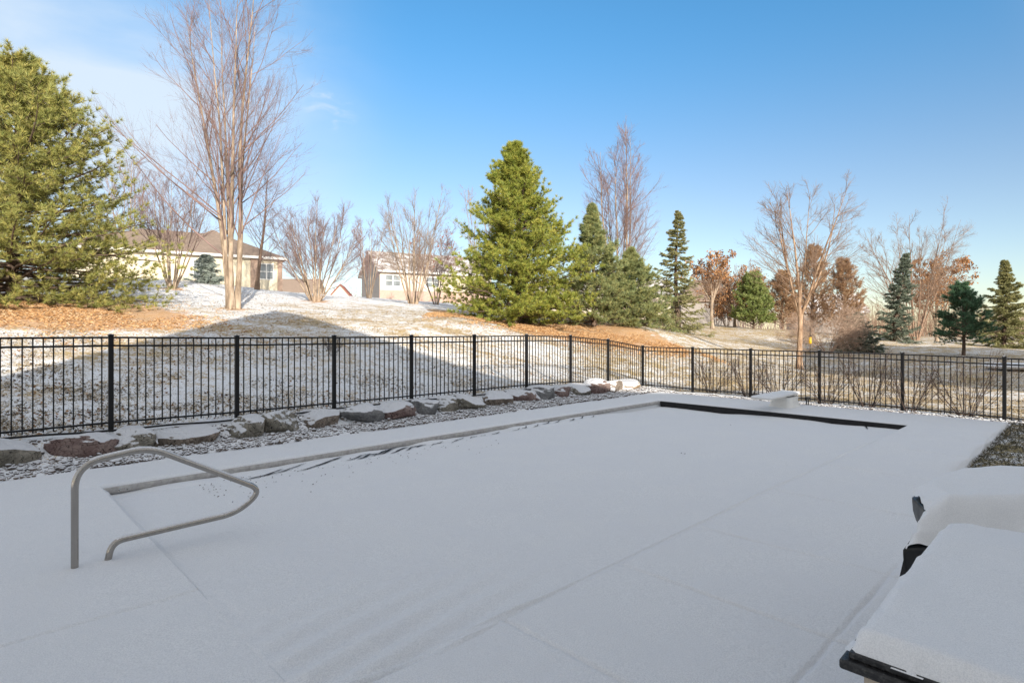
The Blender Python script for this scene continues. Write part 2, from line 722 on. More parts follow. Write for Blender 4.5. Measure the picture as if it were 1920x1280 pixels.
def m_brick(name, a, b):
    m = MT(name)
    br = N(m.t, 'ShaderNodeTexBrick')
    br.inputs['Scale'].default_value = 4.2
    br.inputs['Color1'].default_value = (*a, 1)
    br.inputs['Color2'].default_value = (*b, 1)
    br.inputs['Mortar'].default_value = (.45, .40, .35, 1)
    mpn = N(m.t, 'ShaderNodeMapping')
    mpn.inputs['Rotation'].default_value = (R(90), 0, 0)
    L(m.t, m.coord(), mpn.inputs[0])
    L(m.t, mpn.outputs[0], br.inputs['Vector'])
    m.color(br.outputs['Color']).rough(.85, .2)
    return m.m


M_BRICK = m_brick('brown_brick', (.30, .19, .14), (.38, .25, .18))
M_BRICK_P = m_brick('pink_brick', (.40, .26, .21), (.48, .33, .27))


def m_fence():
    m = MT('snow_dusted_black_metal')
    z = m.math('ADD', m.normal_z(), m.math('MULTIPLY', m.math('SUBTRACT', m.noise(16, 4, .7), .5), .9))
    m.color(m.mix(m.rng(z, .88, 1.05), (.010, .010, .011), (.7, .7, .72))).rough(.5, .22)
    return m.m


M_FENCE = m_fence()

# ------------------------------------------------------------------ terrain
FENCE_L = [(-6.1 + 1.297 * t, 8.76 + 1.296 * t) for t in range(-2, 9)]
FENCE_LZ = [.36, .36, .36, .335, .33, .325, .325, .325, .295, .17, -.01]
FENCE_R = [(4.31 + 1.2 * t, 18.95 - 1.378 * t) for t in range(0, 8)]
FENCE_RZ = [-.01, -.015, -.02, -.02, -.03, -.06, -.08, -.09]
# corner shared
FENCE_R[0] = FENCE_L[-1] = (4.31, 18.98)

CP = []
for (x, y), z in zip(FENCE_L, FENCE_LZ):
    CP.append((x, y, z - .05))
for (x, y), z in list(zip(FENCE_R, FENCE_RZ))[1:]:
    CP.append((x, y, z - .02))
for px, py, Y in [(35, 565, 20), (322, 540, 30), (388, 530, 34), (437, 577, 23.8), (482, 541, 36), (527, 547, 43),
                  (592, 567, 30), (690, 558, 48), (775, 573, 36), (850, 575, 44), (720, 562, 56),
                  (970, 606, 30), (1113, 611, 32), (1188, 611, 33), (1165, 598, 42), (1275, 623, 42),
                  (1336, 615, 50), (1378, 612, 55), (1405, 612, 58), (1500, 690, 27), (1470, 617, 52),
                  (1585, 628, 52), (1605, 657, 38), (1682, 641, 45), (1716, 640, 58), (1750, 642, 62),
                  (1808, 666, 33), (1893, 652, 43), (300, 527, 40), (100, 520, 40), (-150, 560, 22), (-300, 500, 45),
                  (860, 600, 25.5), (1240, 655, 27), (1400, 668, 30), (1600, 700, 24), (1880, 700, 25), (1000, 632, 25)]:
    CP.append(tuple(pix(px, py, Y)))
CP += [(-60, 60, 6.5), (-20, 80, 6.0), (10, 90, 4.2), (40, 90, 1.2), (80, 80, .3), (40, 20, 0), (60, 0, -.2), (30, 0, -.1),
       (60, 40, .1), (-30, 5, 1.5), (-60, 10, 3), (0, 200, 4), (-150, 200, 5), (150, 200, .6), (0, 500, 2), (300, 500, 1.0),
       (-300, 500, 3), (200, 0, 0), (-200, 0, 3), (100, 120, .8)]
CP = np.array(CP)


def phi(r2):
    return np.sqrt(r2 + 2.0 ** 2)


_d = ((CP[:, None, :2] - CP[None, :, :2]) ** 2).sum(-1)
_A = np.zeros((len(CP) + 1, len(CP) + 1))
_A[:-1, :-1] = phi(_d)
_A[-1, :-1] = 1
_A[:-1, -1] = 1
_W = np.linalg.solve(_A, np.append(CP[:, 2], 0))


def Hraw(x, y):
    x = np.asarray(x, float)
    y = np.asarray(y, float)
    sh = x.shape
    xf, yf = x.ravel(), y.ravel()
    z = np.full(xf.shape, _W[-1])
    for (cx, cy, _), wgt in zip(CP, _W[:-1]):
        z += wgt * phi((xf - cx) ** 2 + (yf - cy) ** 2)
    return z.reshape(sh)


def H(x, y):
    x = np.asarray(x, float)
    y = np.asarray(y, float)
    a = x * U[0] + y * U[1]
    b = x * V[0] + y * V[1]
    yard = np.where((a > 15.35) | ((b < 1.3) & (a > 8.7)), -.03, -.26)
    yard = np.where(b > 9.45, .0 + .06 * sst(9.5, 10.1, b), yard)
    wgt = np.maximum(sst(10.05, 10.42, b), sst(15.7, 16.4, a))
    return yard * (1 - wgt) + Hraw(x, y) * wgt


def spaced(lo, hi, d0, d1, step, growth):
    """1-D grid: even 'step' on [d0,d1], growing outwards"""
    mid = list(np.arange(d0, d1 + 1e-6, step))
    r, s = mid[-1], step
    while r < hi:
        s *= growth
        r += s
        mid.append(r)
    l, s = mid[0], step
    pre = []
    while l > lo:
        s *= growth
        l -= s
        pre.append(l)
    return np.array(pre[::-1] + mid)


def terrain():
    xs = spaced(-900, 900, -24, 34, .22, 1.13)
    ys = spaced(-300, 1500, 5, 42, .2, 1.10)
    X, Y = np.meshgrid(xs, ys)
    Z = H(X, Y)
    a = X * U[0] + Y * U[1]
    b = X * V[0] + Y * V[1]
    out_ = np.maximum(sst(10.4, 11, b), sst(16.2, 17, a))
    Z = Z + out_ * (.035 * fbm(X * .9, Y * .9, 3, 4) + .12 * fbm(X * .12, Y * .12, 9, 2) * sst(8, 20, np.hypot(X, Y) - 12))
    nx, ny = len(xs), len(ys)
    Vt = np.stack([X, Y, Z], -1).reshape(-1, 3)
    i, j = np.meshgrid(np.arange(nx - 1), np.arange(ny - 1))
    k = (j * nx + i).ravel()
    F = np.stack([k, k + 1, k + nx + 1, k + nx], -1)
    o = np_mesh('lawn', Vt, F, M_GROUND)
    # masks
    snow = .54 + .11 * sst(18, 13, b) * sst(3, -3, X) - .05 * sst(14, 19, b) * sst(-14, -6, X) + .17 * sst(21, 31, b) * sst(8, -8, X)
    snow = snow - .10 * sst(0, 7, X) + .02 * fbm(X * .3, Y * .3, 5, 3)
    snow = np.where((b < 1.4) & (a > 8.5) & (a < 16), .42, snow)
    snow = np.where(((b > 9.3) & (b < 10.5) & (a < 16.3)) | ((a > 15.2) & (a < 16.3) & (b < 10.5)), .82, snow)
    rr = np.hypot((X + 17.5) / 7.2, (Y - 18.6) / 3.6)
    mul = sst(1.25, .72, rr)
    # band of needle litter in front of the central pines
    pl = [pix(845, 586, 31), pix(930, 612, 28.5), pix(1010, 628, 27), pix(1110, 634, 27.5), pix(1235, 650, 28.5)]
    dl = np.full(X.shape, 99.)
    for p, q in zip(pl[:-1], pl[1:]):
        e = q[:2] - p[:2]
        t_ = np.clip(((X - p[0]) * e[0] + (Y - p[1]) * e[1]) / (e @ e), 0, 1)
        dl = np.minimum(dl, np.hypot(X - p[0] - t_ * e[0], Y - p[1] - t_ * e[1]))
    mul = np.maximum(mul, sst(2.0, .6, dl))
    mul = np.maximum(mul, .8 * sst(1.2, .7, np.hypot((X - 3.2) / 5.2, (Y - 30.5) / 2.6)))
    for px, py, Yd, rad in [(437, 577, 23.8, .9), (592, 567, 30, 1.2), (775, 573, 36, 1.4), (322, 540, 30, 1.0)]:
        c = pix(px, py, Yd)
        mul = np.maximum(mul, .62 * sst(rad * 1.3, rad * .3, np.hypot(X - c[0], Y - c[1])))
    green = .5 * sst(6, 2, np.hypot((X - 8) / 1.0, (Y - 7.5) / 1.0)) * ((b < 1.4) & (a > 8.5))
    green = np.maximum(green, .12 * sst(-3, 3, X) * sst(45, 24, Y) * (b > 10.6))
    ca = o.data.color_attributes.new('cov', 'FLOAT_COLOR', 'POINT')
    d = np.stack([snow, mul, green, np.ones_like(snow)], -1).astype(np.float32)
    ca.data.foreach_set('color', d.ravel())
    tag(o, kind='structure')
    return o


terrain()

# ------------------------------------------------------------------ deck and pool (frame a,b)
PA0, PA1, PB0, PB1 = 1.26, 13.5, 2.67, 8.25
GROOVE_A = [-.1, 1.26 + 1.27 * 1, 1.26 + 1.27 * 2, 1.26 + 1.27 * 3, 1.26 + 1.27 * 4.4, 1.26 + 1.27 * 5.8, 1.26 + 1.27 * 7.4, 12.3]


def refine(lo, hi, step, lines, near=.06, fine=.008):
    g = set(np.round(np.arange(lo, hi + 1e-6, step), 4))
    for l in lines:
        for k in np.arange(-near, near + 1e-6, fine):
            if lo <= l + k <= hi:
                g.add(round(l + k, 4))
    return np.array(sorted(g))


def deck():
    aa = refine(-4, 15.45, .11, GROOVE_A + [PA0, PA1, 15.4], .05, .01)
    bb = refine(-1.45, 9.5, .11, [PB0, PB1, 1.13, 1.35, 4.5, 9.45], .05, .01)
    aa = np.array(sorted(set(aa) | {PA0, PA1, 8.6}))
    bb = np.array(sorted(set(bb) | {PB0, PB1, 1.35}))
    A, B = np.meshgrid(aa, bb)
    Z = .006 * fbm(A * .8, B * .8, 21, 3) + .0025 * fbm(A * 6, B * 6, 22, 2)
    groove = np.zeros_like(A)
    for g in GROOVE_A[1:]:
        gg = g + .01 * vnoise(B * 3, B * 0 + g, 4)
        m_ = (B < PB0 + .02)
        groove = np.maximum(groove, m_ * np.exp(-((A - gg) / .016) ** 2) * (.6 + .4 * vnoise(B * 2.2, A * 0 + g, 2)))
    groove = np.maximum(groove, np.exp(-((B - 1.13 - .006 * vnoise(A * 4, A * 0, 8)) / .016) ** 2) * (.6 + .4 * vnoise(A * 2, A * 0 + 3, 7)))
    groove = np.maximum(groove, (A < PA0) * np.exp(-((B - 4.5 - .006 * vnoise(A * 4, A * 0, 9)) / .016) ** 2) * .6)
    Z -= groove * .026
    # rounded snow lips round the pool and along the outer edge
    inx = (A >= PA0 - .2) & (A <= PA1 + .2) & (B >= PB0 - .2) & (B <= PB1 + .2)
    dx = np.maximum(np.maximum(PA0 - A, A - PA1), 0)
    dy = np.maximum(np.maximum(PB0 - B, B - PB1), 0)
    dp = np.hypot(dx, dy)
    inx = inx & ((B >= PB1) | (A >= PA1))
    Z -= np.where(inx, .022 * np.clip(1 - dp / .045, 0, 1) ** 2, 0)
    # snow thrown up along the left coping
    Z += .012 * np.exp(-((B - 8.32) / .05) ** 2) * (A > 1.2) * (A < 13.5)
    edge = 9.45 + .05 * fbm(A * 1.3, A * 0, 31, 3)
    Z -= .06 * sst(edge - .10, edge + .02, B)
    e2 = 15.36 + .04 * fbm(B * 1.7, B * 0, 33, 3)
    Z -= .05 * sst(e2 - .1, e2 + .05, A)
    e3 = 1.37 + .05 * fbm(A * 2.4, A * 0, 35, 4)
    Z -= np.where(A > 8.55, .06 * sst(e3 + .05, e3 - .04, B), 0)
    # little hollow round the handrail feet
    for fx, fy in ((-3.39, 4.466), (-3.24, 4.62)):
        fa, fb = fx * U[0] + fy * U[1], fx * V[0] + fy * V[1]
        d = np.hypot(A - fa, B - fb)
        Z += .012 * np.exp(-((d - .075) / .04) ** 2) - .02 * np.exp(-(d / .045) ** 2)
    na, nb = len(aa), len(bb)
    X = A * U[0] + B * V[0]
    Y = A * U[1] + B * V[1]
    Vt = np.stack([A, B, Z], -1).reshape(-1, 3)
    i, j = np.meshgrid(np.arange(na - 1), np.arange(nb - 1))
    ca = (aa[:-1] + aa[1:])[None] / 2 * np.ones((nb - 1, 1))
    cb = (bb[:-1] + bb[1:])[:, None] / 2 * np.ones((1, na - 1))
    keep = ~((ca > PA0) & (ca < PA1) & (cb > PB0) & (cb < PB1)) & ~((cb < 1.35) & (ca > 8.6))
    k = (j * na + i)[keep]
    F = np.stack([k, k + 1, k + na + 1, k + na], -1)
    # skirt
    e = np.concatenate([F[:, [0, 1]], F[:, [1, 2]], F[:, [2, 3]], F[:, [3, 0]]])
    key = np.sort(e, 1)
    key = key[:, 0] * (na * nb) + key[:, 1]
    un, ix, ct = np.unique(key, return_index=True, return_counts=True)
    be = e[ix[ct == 1]]
    base = len(Vt)
    vs = np.unique(be)
    mp_ = {int(v): base + n for n, v in enumerate(vs)}
    low = Vt[vs].copy()
    low[:, 2] = -.32
    Vt = np.concatenate([Vt, low])
    SK = np.array([[b_, a_, mp_[int(a_)], mp_[int(b_)]] for a_, b_ in be])
    o = np_mesh('pool_deck', Vt, [F, SK], [M_SNOW])
    o.rotation_euler = (0, 0, ANG)
    tag(o, kind='structure')
    return o


deck()


def pool():
    ox, oy = ab(PA0, PB0)
    root = empty('swimming_pool', (ox, oy, 0), 'large rectangular in-ground pool closed with a snow-covered cover', 'pool', rz=ANG)
    LA, LB = PA1 - PA0, PB1 - PB0
    aa = np.unique(np.round(np.concatenate([[-.06, -.01, .02], np.linspace(0, LA, 170), np.linspace(0, 3, 80)]), 4))
    bb = np.unique(np.round(np.concatenate([[-.06, -.01], np.linspace(0, LB, 75), np.linspace(LB - 1.0, LB, 60), np.linspace(0, .15, 12), np.linspace(0, 1.6, 50)]), 4))
    A, B = np.meshgrid(aa, bb)
    Z = -.006 - .085 * sst(2.2, LB - .1, B) - .12 * sst(LA - 3.2, LA - .2, A) 
    Z = np.maximum(Z, -.17)
    Z += .008 * fbm(A * .7, B * .7, 41, 3) + .002 * fbm(A * 5, B * 5, 42, 2)
    # ridge of the cover edge along the house side, groove along the near end
    Z += .017 * np.exp(-((B - .05) / .016) ** 2)
    Z += .018 * sst(LA - .9, LA - .15, A) * vnoise(B * 1.6, A * .8, 91)
    Z -= .006 * np.exp(-((A - .06) / .02) ** 2) * (.6 + .4 * vnoise(B * 3, B * 0, 77))
    e0 = np.minimum(A, B)
    Z = np.where((e0 < .03) & (A < 8.5), np.maximum(Z, -.007), Z)
    Z = np.where(e0 < -.03, -.035, Z)
    # soft folds spreading from the near corner
    fold = sst(2.6, .3, A) * sst(1.5, .1, B) * sst(-.02, .12, A)
    Z += .026 * fold * np.sin((B - .22 * A * (1 - A * .10)) * 27 + .8 * vnoise(A * .9, B * 1.4, 5))
    # ripples where the cover dives under the left coping
    ed = sst(LB - .75, LB - .12, B) * (.5 + .5 * sst(9.5, 6, A))
    Z += .022 * ed * (vnoise(A * 1.5 + B * 4.5, B * 2.2, 51) + .5 * vnoise(A * 4 + B * 9, B * 3, 52))
    na, nb = len(aa), len(bb)
    Vt = np.stack([A, B, Z], -1).reshape(-1, 3)
    i, j = np.meshgrid(np.arange(na - 1), np.arange(nb - 1))
    k = (j * na + i).ravel()
    F = np.stack([k, k + 1, k + na + 1, k + na], -1)
    np_mesh('pool_cover', Vt, F, M_SNOW, root)

    def zc(a, b):
        i_ = np.argmin(np.abs(aa - a))
        j_ = np.argmin(np.abs(bb - b))
        return Z[j_, i_]
    # coping face on the far long side: bull-nosed concrete strip
    prof = [(.0, -.022), (-.022, -.028), (-.034, -.05), (-.034, -.085), (-.02, -.10), (.02, -.103), (.02, -.022)]
    n = 160
    xs = np.linspace(.0, LA - .02, n)
    P = np.array([[(x, LB + p + .004 * vnoise(np.array([x * 3.0]), np.array([0.]), 3)[0], z) for p, z in prof] for x in xs]).reshape(-1, 3)
    m_ = len(prof)
    Fq = [[r * m_ + c, r * m_ + (c + 1) % m_, (r + 1) * m_ + (c + 1) % m_, (r + 1) * m_ + c] for r in range(n - 1) for c in range(m_)]
    np_mesh('coping', P, np.array(Fq), M_CONC, root)
    # black end wall below the far coping
    mb = MB()
    mb.box(LA - .035, LA + .02, .0, LB - .04, -.3, -.026)
    for y in (1.35, 2.7, 4.1):
        mb.box(LA - .041, LA - .034, y, y + .06, -.15, -.03)
    mb.build('end_wall', M_LINER, root)
    # dark bare slits of the cover where folds shed their snow
    rng = np.random.default_rng(7)
    Vs, Fs = [], []
    b0 = 0
    spots = [(1.75, .42, .62), (2.1, .33, .7), (2.55, .37, .8), (2.75, .27, .6), (3.2, .31, .6), (3.75, .26, .55), (4.2, .30, .5)] + [(3.3 + q * .36 + rng.uniform(-.1, .1), .30 - .005 * q + rng.uniform(-.05, .05), rng.uniform(.2, .55)) for q in range(17)]
    for a_, off, ln in spots:
        m2 = 14
        t = np.linspace(0, 1, m2)
        xa = a_ + ln * (t - .5)
        yb = LB - off + (t - .5) * ln * .42 + .02 * np.sin(t * 7 + a_)
        wd = (.028 if a_ < 4.5 else .020) * np.sin(t * math.pi) ** .7 * rng.uniform(.55, 1.1) * (.6 + .5 * np.abs(np.sin(t * 9 + a_ * 5)))
        for s in (-1, 1):
            for x, y, w_ in zip(xa, yb, wd):
                Vs.append((x, y + s * w_, zc(x, y) + .012))
        for q in range(m2 - 1):
            Fs.append((b0 + q, b0 + q + 1, b0 + m2 + q + 1, b0 + m2 + q))
        b0 += 2 * m2
    # two short creases near the far end
    for (p0, p1) in (((1436, 771), (1446, 783)), ((1618, 793), (1627, 808))):
        w0, w1 = flat(*p0, -.15), flat(*p1, -.15)
        pts = []
        for wpt in (w0, w1):
            dx_, dy_ = wpt[0] - ox, wpt[1] - oy
            pts.append(np.array([dx_ * U[0] + dy_ * U[1], dx_ * V[0] + dy_ * V[1]]))
        d = pts[1] - pts[0]
        nrm = np.array([-d[1], d[0]]) / np.linalg.norm(d)
        m2 = 8
        for s in (-1, 1):
            for t in np.linspace(0, 1, m2):
                p = pts[0] + d * t + nrm * s * .018 * math.sin(math.pi * t) ** .6
                Vs.append((p[0], p[1], zc(p[0], p[1]) + .012))
        for q in range(m2 - 1):
            Fs.append((b0 + q, b0 + q + 1, b0 + m2 + q + 1, b0 + m2 + q))
        b0 += 2 * m2
    Vs, Fs = np.array(Vs), np.array(Fs)
    grp = np.cumsum(np.concatenate([[0], (Fs[1:, 0] - Fs[:-1, 0]) > 1]))
    for g in range(grp.max() + 1):
        f = Fs[grp == g]
        np_mesh('cover_crease', Vs[f.min():f.max() + 1], f - f.min(), M_LINER, root)
    # leaves and grit blown onto the cover
    C = []
    for q in range(150):
        a_ = abs(rng.normal(0, 2.2)) + .9
        b_ = LB - abs(rng.normal(0, .55)) - .35
        if a_ < LA and b_ > .1:
            C.append((a_, b_, zc(a_, b_) + .008))
    for px, py in ((929, 823), (1277, 856), (1283, 857), (1370, 800), (765, 846), (660, 885)):
        wpt = flat(px, py, -.05)
        dx_, dy_ = wpt[0] - ox, wpt[1] - oy
        a_, b_ = dx_ * U[0] + dy_ * U[1], dx_ * V[0] + dy_ * V[1]
        C += [(a_, b_, zc(a_, b_) + .01)] * 3
    C = np.array(C)
    Vl, Fl = blades(rng, C, np.tile([1., 0, 0.05], (len(C), 1)), 1, .028, .010, 0, 1.2, True)
    Vl[:, 2] = np.repeat(C[:, 2], 4) + np.abs(Vl[:, 2] - np.repeat(C[:, 2], 4)) * .5
    Vl[:, 0] += ox * 0
    W = Vl.copy()
    X = ox + W[:, 0] * U[0] + W[:, 1] * V[0]
    Y = oy + W[:, 0] * U[1] + W[:, 1] * V[1]
    o = np_mesh('leaf_litter', np.stack([X, Y, W[:, 2]], -1), Fl, M_TWIG_S, None, False)
    tag(o, 'dark scraps of leaf scattered on the snowy pool cover beside the coping', 'leaf litter', kind='stuff')
    return root


pool()


def ring(name, px, py, label, cat):
    c = flat(px, py, -.02)
    t = Tubes()
    th = np.linspace(0, 2 * math.pi, 25)
    t.add(np.stack([.045 * np.cos(th), .045 * np.sin(th), np.full(25, .012)], -1), np.full(25, .006), 6)
    o = t.build(name, M_STEEL)
    o.location = c
    return tag(o, label, cat)


ring('anchor_ring', 231, 920, 'small metal anchor ring half buried in snow at the near pool corner', 'anchor')


# ------------------------------------------------------------------ handrail
def bez(pts, rad, n=10):
    """polyline with rounded corners"""
    pts = [np.array(p, float) for p in pts]
    o = [pts[0]]
    for i in range(1, len(pts) - 1):
        a, b, c = pts[i - 1], pts[i], pts[i + 1]
        r_ = rad[i] if isinstance(rad, (list, tuple)) else rad
        d0 = (a - b) / np.linalg.norm(a - b)
        d1 = (c - b) / np.linalg.norm(c - b)
        l = min(r_, np.linalg.norm(a - b) * .48, np.linalg.norm(c - b) * .48)
        s, e = b + d0 * l, b + d1 * l
        for t in np.linspace(0, 1, n):
            o.append((1 - t) ** 2 * s + 2 * t * (1 - t) * b + t * t * e)
    o.append(pts[-1])
    return np.array(o)


def handrail():
    B1 = np.array([-3.39, 4.466])
    root = empty('handrail', (B1[0], B1[1], 0), 'bent stainless steel pool handrail standing in the snow at the near end', 'handrail', rz=ANG)
    path = bez([(0, 0, -.05), (0, 0, .80), (.50, 0, .865), (1.43, 0, .335), (1.20, 0, .165), (.24, 0, .145), (.205, 0, -.04)],
               [0, .19, .14, .26, .22, .17, 0], 12)
    # finer resample
    t = Tubes()
    t.add(path, np.full(len(path), .0255), 16)
    t.build('rail_tube', M_STEEL, root)
    # thin snow line lying on the upper sides
    seg = []
    for a, b in zip(path[:-1], path[1:]):
        for q in np.linspace(0, 1, 6)[:-1]:
            seg.append(a + (b - a) * q)
    seg = np.array(seg)
    T = np.gradient(seg, axis=0)
    T /= np.linalg.norm(T, axis=1, keepdims=True)
    ok = np.abs(T[:, 2]) < .72
    s = 0
    tb = Tubes()
    while s < len(seg):
        if ok[s]:
            e = s
            while e < len(seg) and ok[e]:
                e += 1
            if e - s > 6:
                p = seg[s:e].copy()
                p[:, 2] += .0165
                k = np.linspace(0, 1, len(p))
                rr = .0165 * np.clip(np.minimum(k, 1 - k) * 9, .15, 1) * (1 + .12 * vnoise(k * 40, k * 0, 3))
                tb.add(p, rr, 8)
            s = e
        s += 1
    tb.build('snow_line', M_SNOW, root)


handrail()


# ------------------------------------------------------------------ fence
def fence():
    P = [np.array([x, y, z]) for (x, y), z in zip(FENCE_L, FENCE_LZ)] + [np.array([x, y, z]) for (x, y), z in zip(FENCE_R, FENCE_RZ)][1:]
    hts = [1.425] * 9 + [1.42, 1.365] + [1.365] * 7
    root = empty('metal_fence', P[10], 'black metal picket fence running round two sides of the yard', 'fence')
    o0 = P[10].copy()
    for i, (p, h) in enumerate(zip(P, hts)):
        q = p - o0
        nb = P[i + 1] - p if i + 1 < len(P) else p - P[i - 1]
        mb = MB()
        ang = math.atan2(nb[1], nb[0])
        mb.box(-.032, .032, -.032, .032, -.15, h - .02)
        po = mb.build('post', M_FENCE, root, bevel=.003, loc=q)
        po.rotation_euler = (0, 0, ang)
        cb = MB()
        cb.box(-.037, .037, -.037, .037, h - .02, h - .002)
        cb.add([(-.037, -.037, h - .002), (.037, -.037, h - .002), (.037, .037, h - .002), (-.037, .037, h - .002), (0, 0, h + .012)],
               [(0, 1, 4), (1, 2, 4), (2, 3, 4), (3, 0, 4)])
        cb.build('post_cap', M_FENCE, po)
    for i in range(len(P) - 1):
        a, b = P[i] - o0, P[i + 1] - o0
        ha, hb = hts[i], hts[i + 1]
        d = (b - a)
        hl = math.hypot(d[0], d[1])
        dn = np.array([d[0], d[1], 0]) / hl
        a2, b2 = a + d * (.036 / hl), b - d * (.036 / hl)
        up = np.array([0, 0, 1.0])
        pk = MB()
        for k in range(1, 16):
            t = k / 16
            c = a + d * t
            top = ha + (hb - ha) * t - .05
            wz = .0165 / 2
            sd = np.array([-dn[1], dn[0], 0])
            v = []
            for z in (.035, top):
                for s1, s2 in ((-1, -1), (1, -1), (1, 1), (-1, 1)):
                    v.append(c + dn * wz * s1 + sd * wz * s2 + up * z)
            pk.add(v, [(0, 3, 2, 1), (4, 5, 6, 7), (0, 1, 5, 4), (1, 2, 6, 5), (2, 3, 7, 6), (3, 0, 4, 7)])
        po = pk.build('picket_panel', M_FENCE, root)
        for off in (.047, .172):
            r = MB()
            r.bar(a2 + up * (ha - off), b2 + up * (hb - off), .028, .03)
            r.build('rail', M_FENCE, po, bevel=.002)
        r = MB()
        r.bar(a2 + up * .088, b2 + up * .088, .028, .03)
        r.build('rail', M_FENCE, po, bevel=.002)


fence()


# ------------------------------------------------------------------ boulders, gravel, edging
def icosphere(sub):
    import bmesh
    bm = bmesh.new()
    bmesh.ops.create_icosphere(bm, subdivisions=sub, radius=1)
    Vt = np.array([v.co[:] for v in bm.verts])
    F = np.array([[v.index for v in f.verts] for f in bm.faces])
    bm.free()
    return Vt, F


ICO4 = icosphere(5)
ICO1 = icosphere(2)


def n3(P, s, seed):
    return (vnoise(P[:, 0] * s + P[:, 2] * s * .7, P[:, 1] * s - P[:, 2] * s * .4, seed)
            + vnoise(P[:, 2] * s + 3.1, P[:, 0] * s * .8 + P[:, 1] * s * .6, seed + 5)) * .5


# (left px, right px, top py, bottom py, rock colour, label)
BOULD = [(-70, 66, 822, 868, 2, 'low snow-capped boulder at the left end of the stone row'),
         (96, 212, 812, 862, 3, 'long boulder with a bare purplish red right end'),
         (212, 296, 803, 846, 2, 'olive brown boulder right of the purplish red one'),
         (284, 300, 810, 834, 0, 'narrow dark brown stone wedged beside the widest boulder'),
         (297, 432, 795, 836, 0, 'widest brown boulder with two bare bulges'),
         (434, 502, 780, 818, 2, 'mossy grey boulder below the second fence post'),
         (496, 576, 770, 810, 2, 'mostly white snowed-over boulder with a pale green left end'),
         (576, 650, 768, 801, 0, 'rounded brown boulder with a bare smooth face'),
         (652, 724, 758, 793, 1, 'smooth dark grey boulder, darkest of the row'),
         (716, 780, 753, 785, 3, 'snowy boulder with brown spots beside the dark grey one'),
         (782, 834, 747, 774, 1, 'pale grey boulder with a granular bare face'),
         (828, 872, 744, 770, 2, 'greenish boulder half hidden in pebbles'),
         (866, 914, 740, 764, 2, 'low boulder almost buried in snow and pebbles'),
         (918, 966, 733, 759, 0, 'boulder with a beige face between the fifth and sixth fence posts'),
         (958, 1016, 727, 754, 3, 'jagged reddish brown boulder with snow in its cracks'),
         (1010, 1052, 724, 750, 1, 'small boulder nearly white with snow'),
         (1046, 1084, 722, 746, 3, 'dark maroon boulder in deep shade'),
         (1080, 1112, 720, 743, 2, 'moss green boulder left of the pointed one'),
         (1102, 1148, 711, 737, 3, 'pointed boulder with a rust red face'),
         (1136, 1178, 712, 735, 0, 'rounded boulder half in sun and half in shade'),
         (1168, 1212, 711, 733, 4, 'sunlit tan boulder by the fence corner')]


def boulders():
    for i, (x0, x1, y0, y1, mi, lab) in enumerate(BOULD):
        rng = np.random.default_rng(100 + i)
        # foot of the stone lies on the line b = 10.12
        px = (x0 + x1) / 2
        r = (px - CX) / FPX
        bl = 10.06
        Y = bl / (V[0] * r + V[1])
        X = r * Y
        wdt = (x1 - x0) / FPX * Y
        zt = CAMH - (y0 - HY) / FPX * (Y + .15)
        zb = CAMH - (y1 - HY) / FPX * Y
        zb = min(zb, .0)
        # width lies along u, seen foreshortened
        ang_v = math.atan2(X, Y)
        fore = max(.45, abs(math.cos(ANG + ang_v)) * 1.0)
        hl = wdt / fore / 2 * 1.10
        zt += .03
        hh = (zt - zb) / 2 + .06
        P = np.sign(ICO4[0]) * np.abs(ICO4[0]) ** .78
        # facet the stone by cutting planes
        for k in range(11):
            nrm = unit(rng.normal(size=3) * np.array([1, 1, .9]))
            dd = rng.uniform(.62, .86)
            s = P @ nrm
            P = P - np.maximum(s - dd, 0)[:, None] * nrm * .9
        P *= (1 + .10 * n3(P, 1.7, 60 + i) + .06 * n3(P, 4.5, 80 + i) + .035 * n3(P, 11, 90 + i))[:, None]
        mx_ = np.abs(P).max(0)
        P = P / mx_ * np.array([hl, .42 * rng.uniform(.85, 1.1), hh])
        c, s = math.cos(ANG + rng.uniform(-.1, .1)), math.sin(ANG + rng.uniform(-.1, .1))
        P = np.stack([P[:, 0] * c - P[:, 1] * s, P[:, 0] * s + P[:, 1] * c, P[:, 2]], -1)
        off = .30
        o = np_mesh('boulder', P, ICO4[1], ROCKS[mi], None, True,
                    (X + V[0] * off, Y + V[1] * off, zt - hh))
        tag(o, lab, 'boulder', 'boulders in a row below the fence')


boulders()


